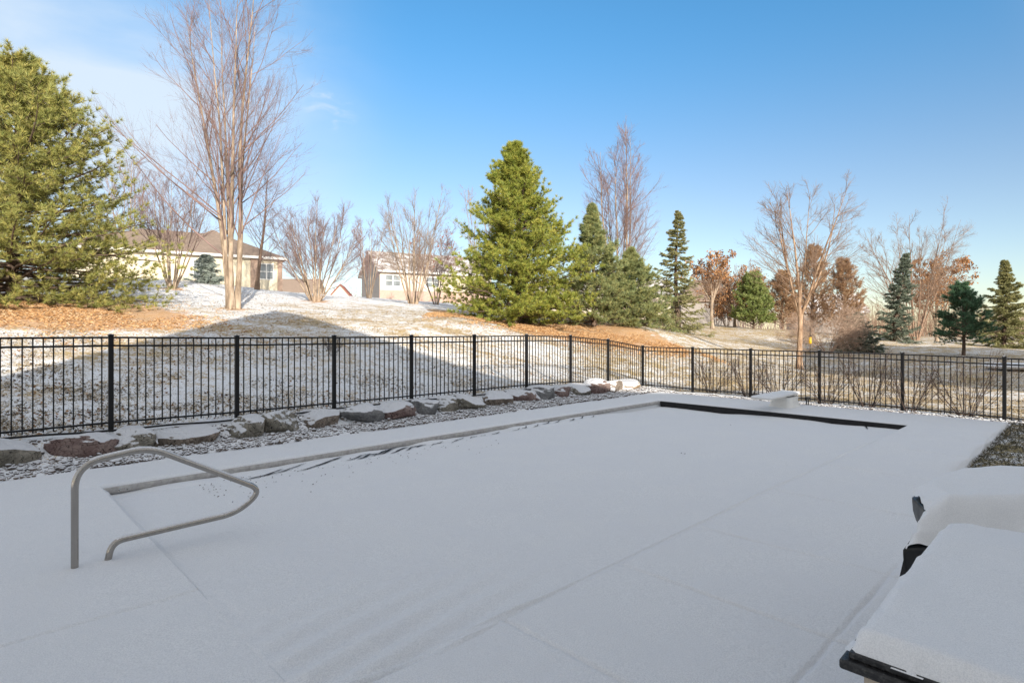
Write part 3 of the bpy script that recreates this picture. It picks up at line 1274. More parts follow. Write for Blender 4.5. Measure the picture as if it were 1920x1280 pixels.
def pebbles():
    rng = np.random.default_rng(5)
    n = 10500
    a = rng.uniform(-3.5, 16.2, n)
    b = 9.38 + 1.0 * rng.random(n)
    b += .05 * fbm(a * 1.3, a * 0, 31, 3)
    # narrow bed at the far fence
    n2 = 1500
    a2 = 15.38 + .5 * rng.random(n2)
    b2 = rng.uniform(.9, 10.0, n2)
    a, b = np.concatenate([a, a2]), np.concatenate([b, b2])
    X = a * U[0] + b * V[0]
    Y = a * U[1] + b * V[1]
    Z = H(X, Y)
    n = len(a)
    sz = rng.uniform(.010, .024, n) * (1 + .9 * (rng.random(n) > .9))
    oct_v = np.array([[1, 0, 0], [-1, 0, 0], [0, 1, 0], [0, -1, 0], [0, 0, 1], [0, 0, -1]], float)
    Vb, Fb = ICO1
    m = len(Vb)
    P = Vb[None] * (1 + .10 * rng.normal(size=(n, m, 1))) * np.stack([sz * rng.uniform(.8, 1.5, n), sz * rng.uniform(.7, 1.1, n), sz * rng.uniform(.6, 1.0, n)], -1)[:, None, :]
    tl = rng.uniform(-.7, .7, n)
    ct, st_ = np.cos(tl)[:, None], np.sin(tl)[:, None]
    P = np.stack([P[..., 0] * ct - P[..., 2] * st_, P[..., 1], P[..., 0] * st_ + P[..., 2] * ct], -1)
    th = rng.uniform(0, 6.28, n)
    c, s = np.cos(th)[:, None], np.sin(th)[:, None]
    P = np.stack([P[..., 0] * c - P[..., 1] * s + X[:, None], P[..., 0] * s + P[..., 1] * c + Y[:, None], P[..., 2] + (Z + sz * rng.uniform(-.2, .5, n))[:, None]], -1)
    F = (Fb[None] + (np.arange(n) * m)[:, None, None]).reshape(-1, 3)
    o = np_mesh('gravel', P.reshape(-1, 3), F, M_PEBBLE, None, True)
    tag(o, 'snow-dusted river pebbles between the boulders and the deck', 'gravel', kind='stuff')


pebbles()


def edging():
    a = np.linspace(-4, 16, 120)
    b = 10.47 + .06 * fbm(a * .6, a * 0, 71, 3)
    X, Y = a * U[0] + b * V[0], a * U[1] + b * V[1]
    Z = H(X, Y) + .05 + .02 * fbm(a * .9, a * 0, 72, 2)
    t = Tubes()
    t.add(np.stack([X, Y, Z], -1), np.full(len(a), .016), 8)
    tag(t.build('garden_edging', M_LINER), 'thin black plastic lawn edging lying along the foot of the fence', 'edging')


edging()


# ------------------------------------------------------------------ diving board, garden light
def diving_board():
    m = np.array(ab(PA1, (PB0 + PB1) / 2))
    root = empty('diving_board', (m[0] + 1.12 * U[0], m[1] + 1.12 * U[1], -.02), 'snow-covered white diving board on its flared stand at the far pool end', 'diving board', rz=ANG)
    # flared stand
    mb = MB()
    secs = [(-.02, .42, .32), (.04, .37, .28), (.15, .31, .24), (.26, .33, .25)]
    ring_n = 24
    vs = []
    for z, lx, ly in secs:
        for k in range(ring_n):
            th = 2 * math.pi * k / ring_n
            ce, se = math.cos(th), math.sin(th)
            ex = .38
            vs.append((lx * abs(ce) ** ex * (1 if ce > 0 else -1), ly * abs(se) ** ex * (1 if se > 0 else -1), z))
    fs = []
    for r_ in range(len(secs) - 1):
        for k in range(ring_n):
            k2 = (k + 1) % ring_n
            fs.append((r_ * ring_n + k, r_ * ring_n + k2, (r_ + 1) * ring_n + k2, (r_ + 1) * ring_n + k))
    mb.add(vs, fs)
    mb.add([vs[(len(secs) - 1) * ring_n + k] for k in range(ring_n)], [tuple(range(ring_n))])
    mb.build('stand', M_TRIM, root, smooth=True)
    b = MB()
    b.box(-1.42, .38, -.22, .22, .292, .33)
    b.build('board', M_TRIM, root, bevel=.015)
    # bolts under the board
    q = MB()
    q.box(-.22, .22, -.15, .15, .258, .2925)
    q.build('mounting_block', M_BLACK, root)
    nx, ny = 60, 16
    xs, ys = np.linspace(-1.44, .40, nx), np.linspace(-.23, .23, ny)
    A, B = np.meshgrid(xs, ys)
    d = np.minimum(np.minimum(A + 1.44, .40 - A), np.minimum(B + .23, .23 - B))
    Z = .328 + .042 * np.clip(d / .05, 0, 1) ** .5 + .006 * fbm(A * 4, B * 4, 12, 3)
    Vt = np.stack([A, B, Z], -1).reshape(-1, 3)
    i, j = np.meshgrid(np.arange(nx - 1), np.arange(ny - 1))
    k = (j * nx + i).ravel()
    np_mesh('snow_layer', Vt, np.stack([k, k + 1, k + nx + 1, k + nx], -1), M_SNOW, root)


diving_board()


def garden_light():
    c = flat(1514, 759, -.02)
    root = empty('garden_light', c, 'small dark square garden floodlight on a stake by the fence', 'garden light', rz=R(20))
    b = MB()
    b.box(-.055, .055, -.03, .03, .13, .20)
    b.build('lamp_housing', M_BLACK, root, bevel=.006)
    b = MB()
    b.box(-.04, -.025, -.012, .012, -.05, .13)
    b.box(.02, .035, -.012, .012, -.05, .13)
    b.build('stake', M_BLACK, root)


garden_light()


# ------------------------------------------------------------------ counter and grill at lower right
M_GRANITE = MT('black_granite')
M_GRANITE.color(M_GRANITE.mix(M_GRANITE.rng(M_GRANITE.noise(70, 4, .8), .45, .7), (.012, .012, .013), (.06, .058, .056))).rough(.45, .4)
M_GRANITE.bump(M_GRANITE.noise(25, 5), .6, .01)
M_GRANITE = M_GRANITE.m
M_STUCCO = m_plain('beige_stone', (.42, .36, .29), .9, .1, var=.25, scale=14, bmp=.6)


def snow_slab(poly, z0, th, name, root, seed, res=.012, lip=.06, wob=.008):
    """snow lying on a convex polygon (local xy), rounded at its rim"""
    poly = np.array(poly, float)
    lo, hi = poly.min(0) - .02, poly.max(0) + .02
    xs = np.arange(lo[0], hi[0], res)
    ys = np.arange(lo[1], hi[1], res)
    A, B = np.meshgrid(xs, ys)
    d = np.full(A.shape, 9.0)
    for p, q in zip(poly, np.roll(poly, -1, 0)):
        e = q - p
        nrm = np.array([-e[1], e[0]]) / np.linalg.norm(e)
        d = np.minimum(d, (A - p[0]) * nrm[0] + (B - p[1]) * nrm[1])
    d = d + wob * fbm(A * 14, B * 14, seed, 3)
    prof = np.clip(d / lip, 0, 1)
    Z = z0 + th * np.sqrt(np.clip(1 - (1 - prof) ** 2, 0, 1)) + .004 * fbm(A * 5, B * 5, seed + 1, 3) * prof + .012 * fbm(A * 1.3, B * 1.3, seed + 2, 2) * prof
    Z = np.where(d <= 0, z0 - .002, Z)
    ny, nx = A.shape
    i, j = np.meshgrid(np.arange(nx - 1), np.arange(ny - 1))
    k = (j * nx + i)
    keep = (d[:-1, :-1] > -.004) | (d[1:, 1:] > -.004) | (d[1:, :-1] > -.004) | (d[:-1, 1:] > -.004)
    k = k[keep]
    return np_mesh(name, np.stack([A, B, Z], -1).reshape(-1, 3), np.stack([k, k + 1, k + nx + 1, k + nx], -1), M_SNOW_F, root)


def counter():
    z = 1.09
    c0 = np.array([.765, 1.35])
    root = empty('outdoor_counter', (c0[0], c0[1], 0), 'snow-topped black stone counter on a beige base, cut off at lower right', 'counter', rz=ANG)
    # local x along the pool (u), local y towards -v is negative
    poly = [(0, -.85), (1.16, -.85), (1.28, -.30), (1.25, -.06), (1.19, 0), (0, 0)]
    top = MB()
    n = len(poly)

    def slab(pl, z0, z1):
        top.add([(x, y, z0) for x, y in pl] + [(x, y, z1) for x, y in pl],
                [tuple(range(n - 1, -1, -1)), tuple(range(n, 2 * n))] + [(k, (k + 1) % n, n + (k + 1) % n, n + k) for k in range(n)])
    slab(poly, z - .04, z - .017)
    top.build('countertop', M_GRANITE, root, bevel=.006)
    top = MB()
    pl2 = [(x + (.016 if x < .1 else -.016), y - (.016 if y > -.1 else 0)) for x, y in poly]
    slab(pl2, z - .0168, z)
    top.build('raised_edge', M_GRANITE, root, bevel=.004)
    base = MB()
    base.box(.04, 1.1, -.85, -.04, -.02, z - .0405)
    base.build('base', M_STUCCO, root, bevel=.01)
    pl = [(x + (.03 if x < .1 else -.018), y - (.018 if y > -.1 else 0)) for x, y in poly]
    snow_slab(pl, z + .001, .046, 'snow_layer', root, 61, lip=.032)


counter()


def m_vinyl():
    m = MT('black_vinyl')
    m.color((.012, .012, .013)).rough(.42, .45)
    m.bump(m.noise(9, 4, .5), .4, .03)
    return m.m


M_VINYL = m_vinyl()


def grill():
    root = empty('covered_grill', (2.42, 3.22, 0), 'grill under a black vinyl cover thick with snow, at the right edge', 'grill')
    # cover drawn as sections across the width (x), profile in (y,z); front is -y
    # grid of the cover top: x from left end to right, y from front hem to back
    nx, ny = 130, 90
    us, vs = np.linspace(0, 1, nx), np.linspace(0, 1, ny)
    Uu, Vv = np.meshgrid(us, vs)
    Yf, Yb = -.48, .36
    Y = Yf + (Yb - Yf) * Vv
    xl = np.interp(Y, [-.48, -.40, -.31, -.18, -.05, .06, .16, .27, .36], [-.56, -.44, -.33, -.27, -.22, -.10, .07, .30, .62])
    X = xl + (1.0 - xl) * Uu
    top = .985 - .05 * sst(.10, .0, Uu) - .012 * np.cos(X * 6)
    front = sst(-.50, -.29, Y)
    Z = .80 + (top - .80) * front
    Z -= .05 * sst(.22, .36, Y)
    Z += .012 * fbm(X * 6 - Y * 4, Y * 3, 71, 3) * (1 - front * .8)
    Z += .008 * (1 - front) * np.sin(X * 26 + 6 * Y) * sst(-.5, -.36, Y)

    def grid(Xg, Yg, Zg, name, mat):
        k = (np.arange(ny - 1)[:, None] * nx + np.arange(nx - 1)[None]).ravel()
        return np_mesh(name, np.stack([Xg, Yg, Zg], -1).reshape(-1, 3), np.stack([k, k + 1, k + nx + 1, k + nx], -1), mat, root)
    # vinyl cover with hanging skirt
    loopi = [(0, i) for i in range(nx)] + [(j, nx - 1) for j in range(1, ny)] + [(ny - 1, i) for i in range(nx - 2, -1, -1)] + [(j, 0) for j in range(ny - 2, 0, -1)]
    top_v = np.stack([X, Y, Z - .01], -1)
    Vt = [top_v.reshape(-1, 3)]
    base = nx * ny
    rim = np.array([top_v[j, i] for j, i in loopi])
    cen = rim.mean(0)
    m = len(rim)
    th = np.arange(m) / m
    levels = []
    for d, sx in ((.02, 1.0), (.07, .995), (.12, .975), (.18, .93), (.24, .86)):
        r_ = rim.copy()
        r_[:, :2] = cen[:2] + (rim[:, :2] - cen[:2]) * (sx + .007 * np.sin(th * 2 * math.pi * 23 + d * 5) * min(1, d * 4))[:, None]
        r_[:, 2] -= d
        levels.append(r_)
    Vt += levels
    k = (np.arange(ny - 1)[:, None] * nx + np.arange(nx - 1)[None]).ravel()
    F = [np.stack([k, k + 1, k + nx + 1, k + nx], -1)]
    rim_id = np.array([j * nx + i for j, i in loopi])
    prev = rim_id
    for l in range(len(levels)):
        cur = base + l * m + np.arange(m)
        F.append(np.stack([prev, cur, np.roll(cur, -1), np.roll(prev, -1)], -1))
        prev = cur
    np_mesh('grill_cover', np.concatenate(Vt), np.concatenate(F), M_VINYL, root)
    # snow over it, ragged at the left hem
    th_ = .035 * sst(-.012, .022, Uu + .012 * fbm(Y * 22, X * 22, 5, 3)) * sst(-.02, .05, Vv + .01 * fbm(X * 20, Y * 20, 6, 3))
    Zs = np.where(th_ > .002, Z + th_ + .004 * fbm(X * 8, Y * 8, 8, 3), Z - .016)
    grid(X, Y, Zs, 'snow_layer', M_SNOW_F)
    # legs
    for x, y in ((-.455, -.40), (.72, -.38), (.10, .12), (.72, .22)):
        b = MB()
        sgn = -1 if x < 0 else .3
        b.bar((x + sgn * .19, y, -.05), (x, y, .76), .045, .045)
        b.build('leg', M_BLACK, root)


grill()


# ------------------------------------------------------------------ houses
def roof_gable(mb, x0, x1, y0, y1, z, rise, th=.12, axis='x'):
    """two pitched slabs, ridge along axis"""
    if axis == 'x':
        ym = (y0 + y1) / 2
        for ya in (y0, y1):
            v = [(x0, ya, z), (x1, ya, z), (x1, ym, z + rise), (x0, ym, z + rise)]
            mb.add(v + [(a, b, c - th) for a, b, c in v], [(0, 1, 2, 3), (7, 6, 5, 4), (0, 4, 5, 1), (1, 5, 6, 2), (2, 6, 7, 3), (3, 7, 4, 0)])
    else:
        xm = (x0 + x1) / 2
        for xa in (x0, x1):
            v = [(xa, y0, z), (xa, y1, z), (xm, y1, z + rise), (xm, y0, z + rise)]
            mb.add(v + [(a, b, c - th) for a, b, c in v], [(0, 1, 2, 3), (7, 6, 5, 4), (0, 4, 5, 1), (1, 5, 6, 2), (2, 6, 7, 3), (3, 7, 4, 0)])


def roof_hip(mb, x0, x1, y0, y1, z, rise, inset, th=.12):
    ym = (y0 + y1) / 2
    v = [(x0, y0, z), (x1, y0, z), (x1, y1, z), (x0, y1, z), (x0 + inset, ym, z + rise), (x1 - inset, ym, z + rise)]
    mb.add(v, [(0, 1, 5, 4), (1, 2, 5), (2, 3, 4, 5), (3, 0, 4)])
    mb.add([(x0, y0, z), (x1, y0, z), (x1, y1, z), (x0, y1, z), (x0, y0, z - th), (x1, y0, z - th), (x1, y1, z - th), (x0, y1, z - th)],
           [(0, 4, 5, 1), (1, 5, 6, 2), (2, 6, 7, 3), (3, 7, 4, 0), (4, 7, 6, 5)])


def window(root, x, z, wd, ht, y, panes=1, mat=None):
    f = MB()
    t = .07
    f.box(x - wd / 2 - t, x + wd / 2 + t, y - .06, y + .02, z + ht, z + ht + t)
    f.box(x - wd / 2 - t, x + wd / 2 + t, y - .06, y + .02, z - t, z)
    f.box(x - wd / 2 - t, x - wd / 2, y - .058, y + .02, z, z + ht)
    f.box(x + wd / 2, x + wd / 2 + t, y - .058, y + .02, z, z + ht)
    for k in range(1, panes):
        xx = x - wd / 2 + wd * k / panes
        f.box(xx - .04, xx + .04, y - .057, y + .02, z, z + ht)
    f.box(x - wd / 2, x + wd / 2, y - .045, y + .02, z + ht * .5 - .025, z + ht * .5 + .025)
    o = f.build('window', M_TRIM, root)
    g = MB()
    g.box(x - wd / 2, x + wd / 2, y - .02, y + .01, z, z + ht)
    g.build('pane', M_DARKGLASS, o)
    return o


def walls_gable(mb, x0, x1, y0, y1, z0, z1, rise, axis='x'):
    """walls with gable triangles"""
    if axis == 'x':
        ym = (y0 + y1) / 2
        mb.add([(x0, y0, z0), (x1, y0, z0), (x1, y1, z0), (x0, y1, z0), (x0, y0, z1), (x1, y0, z1), (x1, y1, z1), (x0, y1, z1), (x0, ym, z1 + rise), (x1, ym, z1 + rise)],
               [(0, 1, 5, 4), (2, 3, 7, 6), (1, 2, 6, 9, 5), (3, 0, 4, 8, 7)])
    else:
        xm = (x0 + x1) / 2
        mb.add([(x0, y0, z0), (x1, y0, z0), (x1, y1, z0), (x0, y1, z0), (x0, y0, z1), (x1, y0, z1), (x1, y1, z1), (x0, y1, z1), (xm, y0, z1 + rise), (xm, y1, z1 + rise)],
               [(0, 1, 5, 8, 4), (2, 3, 7, 9, 6), (1, 2, 6, 5), (3, 0, 4, 7)])


def houses():
    # cream house behind the bare maple
    pr = pix(526, 547, 44)
    pl = pix(296, 480, 40)
    ang = math.atan2(pr[1] - pl[1], pr[0] - pl[0])
    ln = 13.0
    root = empty('cream_house', (pr[0], pr[1], 0), 'long low cream house with a brown hipped roof behind the tall bare tree', 'house', rz=ang)
    z0, z1 = 3.6, 7.32
    mb = MB()
    mb.box(-ln, 0, 0, 9, z0, z1)
    mb.build('wall', M_CREAM, root)
    r = MB()
    roof_hip(r, -ln - .4, .4, -.4, 9.4, z1 + .05, 2.15, 4.2, .16)
    r.build('roof', M_ROOF, root)
    r = MB()
    roof_hip(r, -6.8, -1.8, 3.2, 9.0, z1 + 1.0, 1.75, 2.4, .12)
    r.build('upper_roof', M_ROOF, root)
    b = MB()
    b.box(-.22, .12, -.12, .3, z0, z1 - .13)
    b.build('brick_corner', M_BRICK, root)
    b = MB()
    b.box(-2.1, -1.62, -.16, .1, z0, z1 - .13)
    b.build('brick_pier', M_BRICK, root)
    b = MB()
    b.box(-ln - .42, .42, -.47, -.402, z1 - .11, z1 + .07)
    b.build('gutter', M_TRIM, root)
    window(root, -1.0, 5.75, .9, 1.1, 0, 2)
    window(root, -5.2, 5.6, 1.2, 1.2, 0, 2)
    # low brown house farther back
    c = pix(548, 545, 66)
    root = empty('brown_roofed_house', (c[0], c[1], 0), 'low house showing only a plain brown roof beyond the crest right of the cream house', 'house', rz=R(6))
    mb = MB()
    walls_gable(mb, -3.0, 2.2, 0, 6, 2, 5.9, 2.0)
    mb.build('wall', M_BEIGE, root)
    r = MB()
    roof_gable(r, -3.4, 2.6, -.5, 6.5, 5.8, 2.25)
    r.build('roof', M_ROOF, root)
    # far red gable
    c = pix(640, 552, 95)
    root = empty('red_roofed_house', (c[0], c[1], 0), 'tiny far house with a red gable between the shrub and the snowy-roofed house', 'house', rz=R(10))
    mb = MB()
    walls_gable(mb, -1.9, 1.6, 0, 6, 3, 7.4, 2.2, 'y')
    mb.build('wall', M_BEIGE, root)
    r = MB()
    roof_gable(r, -2.3, 2.0, -.4, 6.4, 7.1, 2.5, .25, 'y')
    r.build('roof', M_ROOF_R, root)
    window(root, -.15, 6.2, .7, .9, 0, 1)
    b = MB()
    b.box(-3.4, -1.95, .5, 4, 3, 7.0)
    b.build('side_wing', M_ROOF_R, root)
    b = MB()
    b.box(1.65, 3.0, .5, 4, 3, 6.9)
    b.build('side_wing', M_ROOF_R, root)
    # beige house with snowy roof
    c = pix(712, 560, 58)
    root = empty('snow_roofed_house', (c[0], c[1], 0), 'beige house with a snow-covered roof and shaded gable end left of the big pine', 'house', rz=R(28))
    z0, zb, z1 = 3.8, 5.95, 7.95
    ln = 12.5
    mb = MB()
    walls_gable(mb, 0, ln, 0, 7.5, z0, z1, 2.2)
    mb.build('wall', M_BEIGE, root)
    # gable end lies in shade: that shade is painted on as a grey sheet
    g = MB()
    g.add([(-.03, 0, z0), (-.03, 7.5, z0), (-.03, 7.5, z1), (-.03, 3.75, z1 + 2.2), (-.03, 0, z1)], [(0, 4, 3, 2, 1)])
    g.build('gable_shade', M_GREYSIDE_SHADE, root)
    g = MB()
    g.box(-.04, ln, -.08, .02, z0, zb)
    g.build('brick_base', M_BRICK_P, root)
    r = MB()
    roof_gable(r, -.35, ln + .4, -.5, 8, z1 - .05, 2.45, .18)
    r.build('roof', M_ROOF_S, root)
    r = MB()
    r.box(-.36, ln + .42, -.56, -.502, z1 - .2, z1 - .02)
    r.build('gutter', M_TRIM, root)
    window(root, 1.35, 6.42, 1.5, 1.05, 0, 2)
    window(root, 5.6, 6.42, 1.3, 1.0, 0, 2)
    d = MB()
    d.box(7.2, 8.2, -.1, -.081, 4.0, 6.0)
    d.build('door', M_BRICK, root)
    # house hidden behind the pines
    c = pix(1130, 600, 74)
    root = empty('pale_house', (c[0], c[1], 0), 'pale house half hidden behind the central pines with a snow-dusted roof', 'house', rz=R(-4))
    mb = MB()
    walls_gable(mb, -9, 8.6, 0, 9, 1.5, 6.6, 2.1)
    mb.build('wall', M_BEIGE, root)
    r = MB()
    roof_gable(r, -9.5, 9.1, -.5, 9.5, 6.5, 2.3)
    r.build('roof', M_ROOF_S, root)
    window(root, 6.2, 4.2, 1.3, 1.3, 0, 2)
    window(root, 1, 4.2, 1.3, 1.3, 0, 2)
    # brown roof behind the rust-leaved trees
    c = pix(1345, 605, 82)
    root = empty('brown_hip_house', (c[0], c[1], 0), 'brown house with a wide hipped roof behind the rust-leaved trees', 'house', rz=R(-6))
    mb = MB()
    mb.box(-5.0, 3.0, 0, 9, 1, 6.0)
    mb.build('wall', M_GREYSIDE_SHADE, root)
    r = MB()
    roof_hip(r, -5.6, 3.6, -.6, 9.6, 6.1, 3.4, 3.2)
    r.build('roof', M_ROOF, root)
    window(root, 1.6, 3.6, 1.2, 1.2, 0, 2)
    # roof right of the rusty conifers
    c = pix(1580, 615, 80)
    root = empty('grey_roofed_house', (c[0], c[1], 0), 'house with a grey roof just showing right of the rust-brown conifers', 'house', rz=R(-10))
    mb = MB()
    walls_gable(mb, -5, 3.0, 0, 8, .5, 4.5, 2.6)
    mb.build('wall', M_GREYSIDE_SHADE, root)
    r = MB()
    roof_gable(r, -5.4, 3.4, -.5, 8.5, 4.4, 2.8)
    r.build('roof', M_ROOF_S, root)
    window(root, 1.2, 2.3, 1.2, 1.2, 0, 2)


houses()


def own_house():
    """the house the photograph is taken from: behind the camera, it throws the gable shadow"""
    root = empty('two_storey_house', (0, 0, 0), 'tall gabled house behind the patio, unseen, throwing the big shadow', 'house', rz=ANG)
    apex_a, apex_z, m_ = -1.478, 10.87, .915
    b0, dep = -1.5, 3.2
    half = 6.85
    ze = apex_z - half * m_
    mb = MB()
    walls_gable(mb, apex_a - half + .3, apex_a + half - .3, b0 - dep, b0 - .25, -.2, ze + .1, half * m_ - .5, 'y')
    mb.build('wall', M_TRIM, root)
    r = MB()
    roof_gable(r, apex_a - half, apex_a + half, b0 - dep - .1, b0, ze, half * m_, .15, 'y')
    r.build('roof', M_ROOF, root)
    # wing with a shallow roof sloping away along the pool
    w_ = MB()
    w_.add([(3.6, -15, -.2), (8.3, -15, -.2), (8.3, -7.3, -.2), (3.6, -7.3, -.2), (3.6, -15, 6.0), (8.3, -15, 4.8), (8.3, -7.3, 4.8), (3.6, -7.3, 6.0)],
           [(0, 1, 5, 4), (1, 2, 6, 5), (2, 3, 7, 6), (3, 0, 4, 7)])
    w_.build('wing_wall', M_TRIM, root)
    r = MB()
    v = [(3.3, -15.2, 6.35), (8.6, -15.2, 4.92), (8.6, -7.0, 4.92), (3.3, -7.0, 6.35)]
    r.add(v + [(a, b, c - .15) for a, b, c in v], [(0, 1, 2, 3), (7, 6, 5, 4), (0, 4, 5, 1), (1, 5, 6, 2), (2, 6, 7, 3), (3, 7, 4, 0)])
    r.build('wing_roof', M_ROOF, root)


own_house()


def neighbour():
    """house off to the right whose shadow lies across the far lawn"""
    x, y = pq(36, -6)
    ang = math.atan2(-SUN_D[0], SUN_D[1])
    root = empty('neighbour_house', (x, y, 0), 'large hip-roofed house off to the right, unseen, shading the far lawn', 'house', rz=ang)
    mb = MB()
    mb.box(-14.2, 15, -4.5, 4.5, -.5, 5.9)
    mb.build('wall', M_BEIGE, root)
    r = MB()
    roof_hip(r, -14.8, 15.6, -5.2, 5.2, 5.9, 6.2, 14, .2)
    r.build('roof', M_ROOF, root)


neighbour()


# ------------------------------------------------------------------ trees
def pine_like(name, label, cat, px, py, Y, Hh, Rr, seed, needle, bark=None, style='pine', group=None, dens=1.0, t0=.06,
              lean=(0, 0), prof=.85, nlen=.16, nwid=.016, m_n=18):
    rng = np.random.default_rng(seed)
    X = (px - CX) / FPX * Y
    Zb = float(H(np.array([X]), np.array([Y]))[0])
    root = empty(name, (X, Y, Zb - .05), label, cat, group)
    n = 14
    tz = np.linspace(0, 1, n)
    tr = np.stack([lean[0] * tz ** 1.5 * Hh + .012 * Hh * np.sin(tz * 5 + seed), lean[1] * tz * Hh + .01 * Hh * np.sin(tz * 4 + seed * 2), tz * Hh], -1)[None]
    rb = .021 * Hh
    T = Tubes()
    T.add(tr, (rb * (1 - tz) ** .9 + .012)[None], 10)
    bk = bark or M_BARK_D
    if style in ('pine', 'wpine'):
        nl = int(150 * dens)
        t = t0 + (.985 - t0) * ((np.arange(nl) + rng.random(nl)) / nl) ** 1.15
        t = np.round(t * 22 + rng.uniform(-.25, .25, nl)) / 22 if style == 'wpine' else t
        t = np.clip(t, t0, .985)
        az = np.arange(nl) * 2.399 + rng.uniform(-.5, .5, nl)
        Lb = Rr * ((1 - t) ** prof * 1.0 + .015) * rng.uniform(.6, 1.16, nl)
        Lb *= np.where(t < .14, .86, 1)
        el = -.10 + 1.0 * t ** 1.4 + rng.uniform(-.16, .16, nl)
        trop, wan = (0, 0, .035), .07
        cb, ct0 = 13, .18
    elif style == 'spruce':
        nl = int(120 * dens)
        t = t0 + (.99 - t0) * (np.arange(nl) + rng.random(nl)) / nl
        az = np.arange(nl) * 2.399 + rng.uniform(-.4, .4, nl)
        Lb = Rr * ((1 - t) ** (prof + .12) + .008) * rng.uniform(.5, 1.16, nl)
        el = -.12 + .62 * t ** 2 + rng.uniform(-.12, .12, nl)
        trop, wan = (0, 0, .0), .04
        cb, ct0 = 12, .12
    else:                                       # dense cedar or fuzzy larch
        nl = int(130 * dens)
        t = t0 + (.985 - t0) * (np.arange(nl) + rng.random(nl)) / nl
        az = np.arange(nl) * 2.399 + rng.uniform(-.4, .4, nl)
        Lb = Rr * (np.sin(np.clip(1.06 - t, 0, 1) ** .75 * 1.57)) * rng.uniform(.75, 1.1, nl)
        el = .3 + .6 * t + rng.uniform(-.15, .15, nl)
        trop, wan = (0, 0, .05), .06
        cb, ct0 = 10, .25
    p0, _ = sample(tr, t[None])
    p0 = p0[0]
    D = np.stack([np.cos(az) * np.cos(el), np.sin(az) * np.cos(el), np.sin(el)], -1)
    limb = grow(rng, p0, D, Lb, 8, wan, trop)
    if style == 'spruce':
        # lower limbs droop then lift at the tips
        k = np.linspace(0, 1, 8)
        limb[:, :, 2] += (-.16 * np.sin(k * math.pi) * 1.0 - .10 * k)[None] * Lb[:, None] * (1 - t)[:, None] * 1.2
    kk = np.linspace(0, 1, 8)
    lr = (.010 + .011 * Lb)[:, None] * (1 - .85 * kk)[None] + .003
    T.add(limb, lr, 5)
    T.build('trunk', bk, root)
    # side branchlets
    tt = np.sort(rng.uniform(ct0, 1.0, (nl, cb)), axis=1)
    bp, bt = sample(limb, tt)
    side = unit(np.cross(bt, np.array([0, 0, 1.0])))
    sg = np.where(np.arange(cb) % 2 == 0, 1, -1)[None, :, None]
    if style == 'spruce':
        bd = unit(bt * .75 + side * sg * rng.uniform(.5, 1.0, (nl, cb, 1)) + np.array([0, 0, -.12]) + .12 * rng.normal(size=bt.shape))
    else:
        bd = unit(bt * .8 + side * sg * rng.uniform(.2, .9, (nl, cb, 1)) + np.array([0, 0, .22]) + .30 * rng.normal(size=bt.shape))
    bl = Lb[:, None] * ((.48 if style == 'pine' else .42) - .22 * tt) * rng.uniform(.6, 1.15, (nl, cb)) + .10
    br = grow(rng, bp.reshape(-1, 3), bd.reshape(-1, 3), bl.ravel(), 5, .09, (0, 0, .05 if style != 'spruce' else -.02))
    TB = Tubes()
    k5 = np.linspace(0, 1, 5)
    TB.add(br, np.tile(.007 * (1 - .6 * k5), (len(br), 1)), 3)
    if style == 'spruce':
        # twigs on branchlets, needles all along
        c2 = 5
        t2 = rng.uniform(.15, 1, (len(br), c2))
        q, qt = sample(br, t2)
        sd = unit(np.cross(qt, np.array([0, 0, 1.0])))
        qd = unit(qt + sd * rng.choice([-1, 1], (len(br), c2, 1)) * .8 + .2 * rng.normal(size=qt.shape))
        ql = (bl.ravel()[:, None] * .38 * rng.uniform(.5, 1.1, (len(br), c2)) + .04).ravel()
        tw = grow(rng, q.reshape(-1, 3), qd.reshape(-1, 3), ql, 3, .06, (0, 0, -.03))
        cs, cd = [], []
        for P in (br, tw):
            seg = P[:, 1:] - P[:, :-1]
            for f in (.15, .65):
                cs.append((P[:, :-1] + seg * f).reshape(-1, 3))
                cd.append(unit(seg).reshape(-1, 3))
        C = np.concatenate(cs)
        Dn = np.concatenate(cd)
        # limb tips also carry needles
        Vn, Fn = blades(rng, C, Dn, max(3, int(m_n * .3)), nlen, nwid, .45, 1.15)
    else:
        t2 = np.concatenate([rng.uniform(.2, .95, (len(br), 4)), np.full((len(br), 1), 1.0)], axis=1)
        q, qt = sample(br, t2)
        C = q.reshape(-1, 3)
        Dn = unit(qt.reshape(-1, 3) + np.array([0, 0, .55]))
        tl, tlt = sample(limb, np.tile(np.array([.8, .93, 1.0]), (nl, 1)))
        C = np.concatenate([C, tl.reshape(-1, 3)])
        Dn = np.concatenate([Dn, unit(tlt.reshape(-1, 3) + np.array([0, 0, .5]))])
        # the leader's own tufts
        ltt = np.linspace(.9, 1, 10)[None]
        lp, lt = sample(tr, ltt)
        C = np.concatenate([C, lp[0]])
        Dn = np.concatenate([Dn, lt[0] + .3 * rng.normal(size=lt[0].shape)])
        Vn, Fn = blades(rng, C, Dn, m_n, nlen, nwid, .15, 1.25)
    TB.build('branchlets', bk, root)
    np_mesh('crown', Vn, Fn, needle, root, False)
    return root


